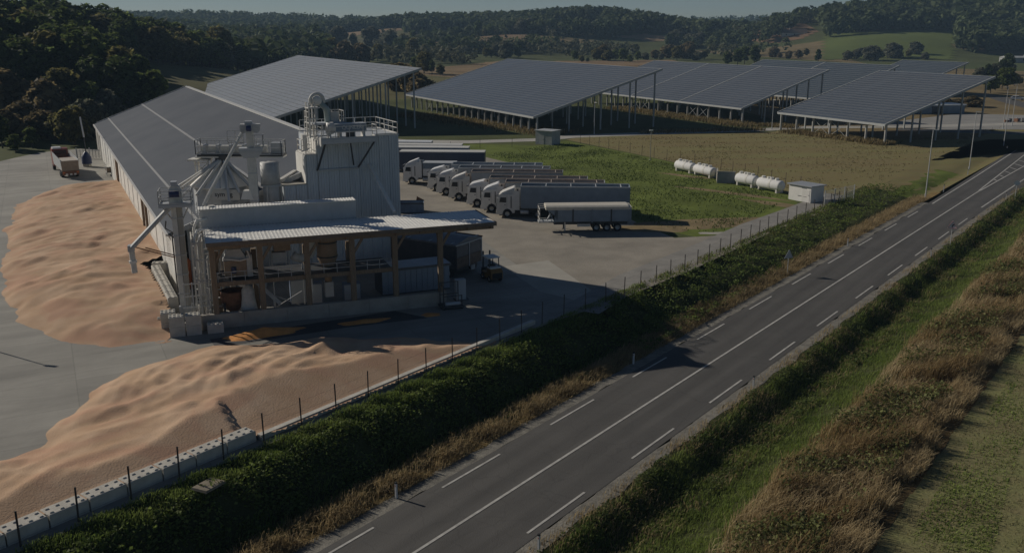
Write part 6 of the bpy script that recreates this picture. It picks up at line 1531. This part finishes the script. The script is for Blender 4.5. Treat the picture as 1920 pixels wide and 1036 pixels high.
# weeds along the solar roofs and lawn tufts
def scat_line(p0, p1, wid, n, seed):
    r = np.random.default_rng(seed); t_ = r.uniform(size=n); o = r.normal(size=n) * wid * .5
    d = np.array([p1[0] - p0[0], p1[1] - p0[1]]); L_ = np.linalg.norm(d); q = np.array([-d[1], d[0]]) / L_
    x = p0[0] + d[0] * t_ + q[0] * o; y = p0[1] + d[1] * t_ + q[1] * o
    return x, y, T(x, y)
PX, PY, PZ = [], [], []
for (a, b, wd, n_, sd) in ((gp(760, 215), gp(1050, 252), 5.5, 5200, 1), (gp(1150, 203), gp(1410, 238), 5.0, 3600, 2), (gp(1480, 247), gp(1670, 272), 3.0, 2600, 3), (gp(1200, 250), gp(1430, 244), 2.0, 900, 4), (gp(1430, 235), gp(1490, 240), 3, 600, 5)):
    x, y, z = scat_line(a, b, wd, n_, sd); PX.append(x); PY.append(y); PZ.append(z)
x, y, z = (np.concatenate(q) for q in (PX, PY, PZ))
blades('rough_grass', np.stack([x, y, z], 1), .8, .16, leaf_mat('rough_blade', (.16, .125, .05), (.24, .18, .085), .3, .5, .2), 'rough dry grass and weeds along the feet of the solar roof columns', .6, 15)
x, y, z = scat_line(gp(860, 300), gp(1430, 385), 38, 16000, 6)
ok = np.ones(len(x), bool)
def inpoly(x, y, P):
    c = np.zeros(len(x), bool)
    for (ax, ay), (bx, by) in zip(P, P[1:] + P[:1]): c ^= ((ay > y) != (by > y)) & (x < (bx - ax) * (y - ay) / (by - ay + 1e-12) + ax)
    return c
LAWN = [gp(915, 290), gp(1005, 276), gp(1062, 268), gp(1160, 286), gp(1250, 306), gp(1480, 372), gp(1430, 400), gp(1350, 436), gp(1255, 430), gp(1205, 415), gp(1080, 350)]
r_ = np.random.default_rng(3); x = r_.uniform(-5, 50, 46000); y = r_.uniform(95, 190, 46000); k = inpoly(x, y, LAWN); x, y = x[k], y[k]
v = np.sin(x * .5 + 2 * np.sin(y * .2)) + np.sin(y * .45 + 1.5 * np.sin(x * .3)); k = r_.uniform(size=len(x)) < np.clip(.6 + .35 * v, .1, 1); x, y = x[k], y[k]
x3 = r_.uniform(10, 125, 60000); y3 = r_.uniform(115, 235, 60000)
MOWN = [gp(1075, 260), gp(1420, 251), gp(1480, 248), gp(1660, 264), rd(40.2, 250), rd(40.0, 150), rd(38.6, 134), gp(1600, 370), gp(1480, 362), gp(1250, 300)]
k = inpoly(x3, y3, MOWN); x3, y3 = x3[k], y3[k]; v3 = np.sin(x3 * .22 + 1.5 * np.sin(y3 * .13)) + np.sin(y3 * .8 + .6 * np.sin(x3 * .3)); k = r_.uniform(size=len(x3)) < np.clip(.35 + .3 * v3, .04, .9); x3, y3 = x3[k], y3[k]
blades('mown_stubble', np.stack([x3, y3, T(x3, y3)], 1), .14, .16, leaf_mat('mown_blade', (.26, .20, .10), (.19, .17, .075), .3, .4, .12), 'short dry stubble scattered over the mown field', .9, 18)
blades('lawn_tufts', np.stack([x, y, np.zeros(len(x))], 1), .22, .10, leaf_mat('lawn_blade', (.066, .096, .018), (.10, .128, .028), .25, .4, .15), 'tufty green grass of the lawn beside the lorries', .8, 16)

# ================================================================== TREES
def crown_mesh(name, seed, m, w=4.5, h=9.0, z0=2.0, n=1500, leaf=.62, lobes=11, conical=0.0):
    r = np.random.default_rng(seed); P = []
    per = n // lobes
    for k in range(lobes):
        f = (k + .5) / lobes; zz = z0 + h * (.12 + .76 * f)
        rad_ = w * (1 - conical * f) * math.sin(PI * (.16 + .74 * f)) ** .7 * r.uniform(.72, 1.2)
        a = k * 2.399 + r.uniform(-.4, .4); d = rad_ * r.uniform(.35, .66) if k < lobes - 1 else 0
        c = np.array([math.cos(a) * d, math.sin(a) * d, zz]); R = w * r.uniform(.26, .56) * (1 - .55 * conical * f)
        q = r.normal(size=(per, 3)); q /= np.linalg.norm(q, axis=1)[:, None]
        q *= (R * r.uniform(.62, 1.06, per) ** .6)[:, None]; q[:, 2] *= .82
        P.append(c + q)
    P = np.concatenate(P); n = len(P)
    ctr = np.array([0, 0, z0 + h * .45]); out = P - ctr; out /= np.linalg.norm(out, axis=1)[:, None]
    nrm = out * .9 + r.normal(size=(n, 3)) * .75; nrm[:, 2] += .35; nrm /= np.linalg.norm(nrm, axis=1)[:, None]
    a = np.cross(nrm, r.normal(size=(n, 3))); a /= np.linalg.norm(a, axis=1)[:, None]; b = np.cross(nrm, a)
    s = (leaf * r.uniform(.6, 1.4, n))[:, None]
    V = np.stack([P - a * s, P - b * s * .7, P + a * s, P + b * s * .7], 1).reshape(-1, 3)
    return fast_mesh(name, V, np.arange(4 * n).reshape(n, 4), m)
def trunk_mesh(h, r0, m):
    mb = MB(); mb.tube([(0, 0, -1.0), (.05, .03, h * .35), (-.05, .08, h * .75)], r0, 7, r0 * .4)
    for k in range(4):
        a = k * 1.7; mb.tube([(0, 0, h * (.28 + .1 * k)), (math.cos(a) * h * .16, math.sin(a) * h * .16, h * (.5 + .1 * k))], r0 * .4, 5, r0 * .12)
    return mb.mesh('trunk', m)
M_bark = mat('bark', (.07, .055, .042), .9, .25, 2)
def tree_leaf(name, a, b): return mat(name, a, .75, 0, .55, col2=b, island=.5, trans=.55, spec=.2)
TL = {'dark': tree_leaf('dark_leaf', (0.055, 0.081, 0.023), (0.115, 0.144, 0.044)), 'green': tree_leaf('green_leaf', (0.086, 0.121, 0.030), (0.149, 0.178, 0.048)),
      'olive': tree_leaf('olive_leaf', (0.103, 0.103, 0.034), (0.178, 0.155, 0.057)), 'grey': tree_leaf('grey_leaf', (.11, .115, .075), (.19, .19, .135)),
      'brown': tree_leaf('brown_leaf', (.135, .105, .05), (.21, .165, .085))}
PROTO = {}
for kind, specs in {'dark': ((1, 4.6, 11.5, 2.2, 0), (2, 4.0, 12.5, 2.2, .1), (3, 5.0, 10.5, 2.0, 0)), 'green': ((4, 4.4, 10.5, 2.0, 0), (5, 4.9, 11.5, 2.0, 0)),
                    'olive': ((6, 4.2, 8.5, 1.2, 0), (7, 4.6, 9.5, 1.4, 0)), 'grey': ((8, 4.4, 7.0, .5, 0), (9, 4.8, 8.0, .6, 0)), 'brown': ((10, 4.0, 6.5, .3, 0), (12, 3.6, 5.5, .2, 0)),
                    'cone': ((13, 3.0, 9.0, .6, .75),)}.items():
    PROTO[kind] = [(crown_mesh('crown', sd_, TL['dark' if kind == 'cone' else kind], w_, h_, z_, 1700, .60, 12, c_), trunk_mesh(h_ + z_, .30, M_bark), h_ + z_) for sd_, w_, h_, z_, c_ in specs]
tr_ = random.Random(11)
def tree(kind, p, h, label, group, name='tree', wide=1.0):
    cr, tk, hh = tr_.choice(PROTO[kind]); k = h / hh
    t = thing(name, label, 'tree' if name == 'tree' else 'shrub', (p[0], p[1], tz(*p)), tr_.uniform(0, 6.28), group)
    t.scale = (k * wide * tr_.uniform(.88, 1.15), k * wide * tr_.uniform(.88, 1.15), k * tr_.uniform(.92, 1.08))
    put('crown', cr, t); put('trunk', tk, t); return t
# wood on the left hillside
cnt = 0
for iy in range(34):
    for ix in range(30):
        yy = 226 + iy * 7.6 + tr_.uniform(-3, 3); xx = -44 - ix * 8.4 + tr_.uniform(-3, 3) - (iy % 2) * 4
        if xx < -.578 * yy - 4: continue
        if yy < 230: continue
        lim = -86 - .55 * (yy - 230) if yy < 322 else -136 + (yy - 322) * .12
        if xx > lim: continue
        if yy > 345 and (ix + iy) % 2 and xx < lim - 26: continue
        if cnt >= 172 or xx < lim - (70 if yy < 300 else 40): continue
        d = math.hypot(xx, yy); hgt = tr_.uniform(13.5, 19.0) * (.75 if xx > lim - 14 else 1)
        kd = tr_.choices(['dark', 'green', 'olive'], [.6, .3, .1])[0]
        pxx = 960 + FPX * xx / (yy * .965)
        where = ('at the left picture edge' if pxx < 110 else 'above the tipper lorry' if pxx < 215 else 'over the hall corner' if pxx < 330 else 'by the pale solar roof')
        dep = 'front' if yy < 262 else 'middle' if yy < 315 else 'upper'
        tree(kd, (xx, yy), hgt, {'dark': 'dark leafy', 'green': 'fresh green', 'olive': 'olive tinted'}[kd] + ' tree in the ' + dep + ' rows of the hillside wood ' + where, 'trees of the wood on the left hillside', wide=1.12); cnt += 1
# shrubs at its foot
for (x, y, h, kd, wd, lb) in ((15, 268, 6, 'brown', 1.2, 'russet shrub at the left edge of the yard'), (48, 255, 7, 'brown', 1.3, 'tall russet bush behind the concrete yard'), (85, 262, 6, 'brown', 1.2, 'reddish brown bush behind the parked tipper lorry'),
                            (110, 266, 5.5, 'olive', 1.1, 'low olive bush next to the tipper lorry'), (140, 272, 7.5, 'olive', 1.0, 'rounded olive bush behind the blue-footed mast'), (120, 238, 13, 'olive', 1.0, 'tall sunlit olive tree in front of the dark wood'),
                            (175, 262, 8, 'grey', 1.0, 'grey-green bush between the mast and the hall'), (205, 240, 8, 'grey', 1.0, 'silvery willow bush just above the hall corner'), (232, 228, 9, 'grey', 1.0, 'paler silvery willow bush beside the hall roof'),
                            (165, 240, 11, 'green', .9, 'green tree rising behind the blue-footed mast'), (30, 285, 3.5, 'green', 1.4, 'low green shrub at the corner of the concrete'), (60, 276, 4, 'green', 1.3, 'second low green shrub on the yard edge'), (5, 278, 7, 'dark', 1.0, 'dark shrub cut by the left picture edge'),
                            (90, 246, 10, 'brown', 1.0, 'tall brown tree against the dark wood'), (20, 240, 10, 'brown', 1.0, 'wide brown tree low on the hillside')):
    tree(kd, gp(x, y), h, lb, 'shrubs at the foot of the wood', 'shrub' if h < 8 else 'tree', wd)
# hedgerows and field trees
ORD = 'first second third fourth fifth sixth seventh eighth ninth tenth eleventh twelfth thirteenth fourteenth fifteenth sixteenth seventeenth eighteenth nineteenth twentieth'.split()
def row(x0, y0, x1, y1, n, h0, h1, kinds, label, group, name='tree', wide=1.0):
    for i in range(n):
        f = (i + tr_.uniform(-.3, .3) + .5) / n
        kd = tr_.choice(kinds); col = {'dark': 'dark', 'green': 'green', 'olive': 'olive', 'grey': 'silver-grey', 'brown': 'brownish', 'cone': 'dark conical'}[kd]
        o_ = '' if n == 1 else ', ' + ORD[i] + ' from the left'
        tree(kd, gp(x0 + (x1 - x0) * f, y0 + (y1 - y0) * f + tr_.uniform(-2.2, 2.2)), tr_.uniform(h0 * .55, h1 * 1.08), col + ' ' + label + o_, group, name, wide)
row(296, 170, 425, 150, 12, 10, 14, ['olive', 'green', 'olive', 'grey'], 'tree on the slope just behind the hall ridge', 'trees between the hall and the pale solar roof')
row(275, 140, 420, 130, 12, 12, 16, ['green', 'olive', 'dark'], 'tree between the wood and the pale solar roof', 'trees behind the pale solar roof')
row(400, 124, 560, 120, 12, 11, 15, ['olive', 'green', 'grey'], 'tree above the top edge of the pale solar roof', 'trees behind the pale solar roof')
row(540, 121, 720, 117, 12, 9, 13, ['olive', 'dark', 'brown'], 'tree in the row right of the pale solar roof', 'trees behind the pale solar roof')
row(420, 106, 760, 100, 20, 13, 18, ['dark', 'grey', 'olive'], 'tree in the second row behind the pale solar roof', 'valley trees in the second row')
row(770, 138, 830, 140, 4, 8, 10, ['dark', 'olive'], 'bush in the gap between the two big solar roofs', 'bushes between the solar roofs', 'shrub', 1.1)
row(745, 170, 790, 178, 4, 6, 9, ['olive', 'brown'], 'bush seen between the columns of the pale solar roof', 'bushes behind the columns', 'shrub', 1.1)
row(770, 111, 840, 110, 4, 10, 12, ['olive', 'dark'], 'round tree standing left of the big roof top', 'field trees behind the big roof')
row(905, 112, 975, 113, 6, 8.5, 11, ['grey', 'dark', 'olive'], 'tree clump showing over the big roof edge', 'field trees behind the big roof')
row(770, 98, 1010, 94, 18, 11, 15, ['grey', 'olive', 'dark'], 'tree in the hedge across the middle fields', 'hedge trees across the middle fields')
row(1040, 92, 1260, 92, 15, 11, 15, ['dark', 'grey', 'olive'], 'tree around the farmhouses', 'trees around the farmhouses')
row(1070, 116, 1200, 118, 10, 6, 9, ['brown', 'olive', 'green'], 'bush in the hedge behind the second solar roof', 'hedge behind the solar roofs', 'shrub', 1.15)
row(1200, 113, 1330, 113, 8, 7, 10, ['grey', 'olive', 'brown'], 'bush in the hedge behind the third solar roof', 'hedge behind the solar roofs', 'shrub', 1.1)
row(1250, 100, 1330, 98, 7, 12, 15, ['grey', 'dark'], 'tree behind the hedge of the third solar roof', 'trees behind the solar roofs')
row(1355, 122, 1420, 122, 4, 11, 13, ['dark'], 'broad tree between the third and fourth solar roofs', 'broad trees between the solar roofs', wide=1.15)
row(1300, 96, 1440, 92, 10, 13, 17, ['grey', 'dark'], 'tree before the wooded hill in the middle', 'trees behind the solar roofs')
row(1440, 112, 1520, 112, 5, 6, 8, ['brown', 'olive'], 'bush under the farm on the hill', 'hedge under the green hill', 'shrub')
row(1528, 115, 1536, 115, 1, 11, 11, ['cone'], 'bush standing alone over the fourth solar roof', 'lone conifer', wide=1.2)
row(1580, 114, 1740, 113, 11, 6, 9.5, ['grey', 'grey', 'olive'], 'willow in the hedge under the green hill', 'hedge under the green hill', wide=1.25)
row(1835, 150, 1900, 140, 6, 9, 12, ['grey', 'dark'], 'willow clump behind the last solar column', 'willows at the right edge')
row(1850, 175, 1915, 160, 6, 5, 8, ['olive', 'green'], 'roadside bush by the white car', 'bushes by the side road', 'shrub', 1.2)
row(1650, 200, 1830, 200, 7, 2.2, 3.2, ['brown'], 'thicket bush beyond the solar columns', 'bushes beyond the paved lot', 'shrub', 2.2)
# ------------------------------------------------------------------ far woods: one mass each
def far_wood(name, label, fn, box, n, hgt, m, seed, per=46):
    r = np.random.default_rng(seed); x = r.uniform(box[0], box[1], n * 3); y = r.uniform(box[2], box[3], n * 3); k = fn(x, y)
    for cx_, cy_, rx_, ry_ in CLEAR: k &= ((x - cx_) / rx_) ** 2 + ((y - cy_ + ry_ * .5) / (ry_ * 1.5)) ** 2 > 1.05
    x, y = x[k][:n], y[k][:n]
    z = T(x, y); h = hgt * r.uniform(.7, 1.25, len(x)); rd_ = h * r.uniform(.30, .42, len(x))
    nt = len(x); q = r.normal(size=(nt, per, 3)); q /= np.linalg.norm(q, axis=2)[..., None]; q *= r.uniform(.75, 1.05, (nt, per, 1))
    P = np.stack([x, y, z + h * .58], 1)[:, None] + q * np.stack([rd_, rd_, h * .44], 1)[:, None]
    nrm = q + r.normal(size=q.shape) * .55; nrm[..., 2] += .3; nrm /= np.linalg.norm(nrm, axis=2)[..., None]
    a = np.cross(nrm, r.normal(size=q.shape)); a /= np.linalg.norm(a, axis=2)[..., None]; b = np.cross(nrm, a)
    s = (rd_ * .42)[:, None, None] * r.uniform(.7, 1.3, (nt, per, 1))
    V = np.stack([P - a * s, P - b * s * .75, P + a * s, P + b * s * .75], 2).reshape(-1, 3)
    o = put(name, fast_mesh(name, V, np.arange(len(V)).reshape(-1, 4), m)); tag(o, label, kind='stuff'); return o
def fl(name, a, b): return mat(name, a, .8, 0, .03, col2=b, island=.35, trans=.3, spec=.15, world=True)
FL1 = fl('far_leaf', (0.053, 0.076, 0.030), (0.109, 0.127, 0.053)); FL2 = fl('far_leaf_grey', (.08, .088, .048), (.15, .145, .085))
far_wood('far_wood', 'wooded ridge on the far left horizon', lambda x, y: (y > 1180 + .05 * x) & (np.sin(x * .013) + np.sin(y * .02 + x * .004) > -1.5), (-900, -120, 1150, 1560), 3800, 15, FL1, 1, 22)
far_wood('far_wood', 'wooded hills left of the middle hill', lambda x, y: ((x + 80) / 175) ** 2 + ((y - 1200) / 130) ** 2 < 1, (-300, 120, 1030, 1350), 1700, 14, FL1, 2, 30)
far_wood('far_wood', 'rounded wooded hill in the middle of the horizon', lambda x, y: ((x - 105) / 165) ** 2 + ((y - 1070) / 150) ** 2 < 1, (-80, 290, 920, 1230), 2300, 14, FL1, 3, 34)
far_wood('far_wood', 'low wooded skyline right of the middle hill', lambda x, y: y > 1500, (120, 900, 1500, 1950), 2400, 15, FL1, 4, 20)
far_wood('far_wood', 'dark wood crowning the hill above the green meadow', lambda x, y: (x > .275 * y) & (y > 822 + 130 * np.clip((.335 - x / y) / .04, 0, 1)) & (((x - 250) / 36) ** 2 + ((y - 885) / 55) ** 2 > 1), (230, 680, 815, 1080), 2600, 15, FL1, 5, 40)
far_wood('far_wood', 'wood at the foot of the hill on the right edge', lambda x, y: (x > .474 * y) & (y > 700), (325, 600, 700, 860), 900, 14, FL1, 6, 60)
far_wood('valley_thickets', 'scattered thickets across the valley floor', lambda x, y: (np.sin(x * .021 + 1.3) + np.sin(y * .033 + x * .012) + .6 * np.sin(x * .06 - y * .02) > .25) & ~((x > .30 * y) & (y < 900)) & (((x + 8) / 50) ** 2 + ((y - 880) / 66) ** 2 > 1) & ((x < -20) | (x > 125) | (y > 690)), (-520, 420, 600, 1120), 1700, 8.5, FL2, 7, 30)
far_wood('valley_thickets', 'dark thickets mixed into the valley hedges', lambda x, y: (np.sin(x * .027 + 2.3) + np.sin(y * .041 - x * .015) > .7) & ~((x > .30 * y) & (y < 900)) & (((x + 8) / 50) ** 2 + ((y - 880) / 66) ** 2 > 1), (-420, 330, 760, 1120), 1100, 11, FL1, 17, 30)
far_wood('far_wood', 'wooded slope behind the left hillside', lambda x, y: x < -.24 * y + 30, (-700, -120, 430, 1000), 2100, 15, FL1, 8, 40)
# ================================================================== FAR HOUSES
def house(label, p, w, d, h, rh, rz, wallc, roofc, nw=3):
    z = tz(*p); t = thing('house', label, 'house', (*p, z), rz)
    MB().box(0, w, 0, d, -1.5, h).build('wall', wallc, t)
    MB().add([(-.4, -.4, h), (w + .4, -.4, h), (w + .4, d + .4, h), (-.4, d + .4, h), (-.4, d / 2, h + rh), (w + .4, d / 2, h + rh)], [(0, 1, 5, 4), (2, 3, 4, 5), (0, 4, 3), (1, 2, 5), (3, 2, 1, 0)]).build('roof', roofc, t)
    MB().box(w * .3, w * .3 + .7, d * .35, d * .35 + .7, h + rh * .4, h + rh + .8).build('chimney', M_block, t)
    for k in range(nw): MB().box(w * (k + .5) / nw - .5, w * (k + .5) / nw + .5, -.08, -.01, h * .45, h * .45 + 1.3).build('window', M_glassd, t)
    MB().box(w * .5 + .9, w * .5 + 1.8, -.07, -.01, 0, 2.0).build('door', M_wood, t)
M_hw = mat('house_plaster', (.52, .49, .42), .8, .08, .5); M_hr = mat('house_red_tile', (.30, .13, .065), .8, .15, .8); M_hg = mat('house_grey_roof', (.32, .32, .31), .8, .15, .8)
house('farmhouse with warm orange roof among trees at the valley edge', gp(1104, 96), 16, 10, 5, 5, rad(25), M_hw, M_hr)
house('small pale gabled house left of the orange-roofed farmhouse', gp(1031, 86), 14, 10, 4, 6, rad(-20), M_hw, M_hg)
house('grey-roofed barn right of the orange-roofed farmhouse', gp(1172, 94), 14, 10, 4, 5, rad(15), M_hg, M_hg)
house('long white farm barn below the brown field on the hill', gp(1464, 101), 22, 9, 4, 3.5, rad(-5), M_hw, mat('barn_brown_roof', (.13, .09, .07), .8, .15, .8))
house('brown-roofed farm shed left of the white farm barn', gp(1440, 100), 14, 9, 3.5, 3.5, rad(5), mat('barn_wood', (.12, .085, .06), .8, .2, 1), MATS['barn_brown_roof'])
house('small white chapel-like house right of the farm barn', gp(1509, 96), 8, 8, 5, 4, rad(20), M_hw, M_hg, 2)
house('tall cream house with dark roof at the right edge of the valley', gp(1851, 109), 5, 7, 7, 4, rad(20), mat('cream_plaster', (.60, .54, .40), .8, .08, .5), MATS['barn_brown_roof'], 2)
house('long pale grey low hall at the right edge behind willows', gp(1890, 119), 40, 14, 3.4, 1.0, rad(-4), M_hg, M_hg, 6)
house('second cream house beside the tall cream one', gp(1884, 108), 5, 6, 6, 3, rad(-10), MATS['cream_plaster'], M_hr, 2)
# ================================================================== HAZE
HAZE = True
if HAZE:
    mb = MB().box(-1300, 1300, -60, 2300, -3.2, 80)
    hm = bpy.data.materials.new('haze_air'); hm.use_nodes = True
    hn, hl_ = hm.node_tree.nodes, hm.node_tree.links
    hn.remove(hn['Principled BSDF'])
    pv_ = hn.new('ShaderNodeVolumePrincipled'); pv_.inputs['Color'].default_value = (.50, .74, 1.0, 1); pv_.inputs['Density'].default_value = .00016; pv_.inputs['Anisotropy'].default_value = 0.0
    hl_.new(pv_.outputs[0], hn['Material Output'].inputs['Volume'])
    me = bpy.data.meshes.new('haze'); me.from_pydata(mb.v, [], mb.f); me.materials.append(hm)
    tag(put('haze', me), 'thin pale haze over the valley', kind='stuff')
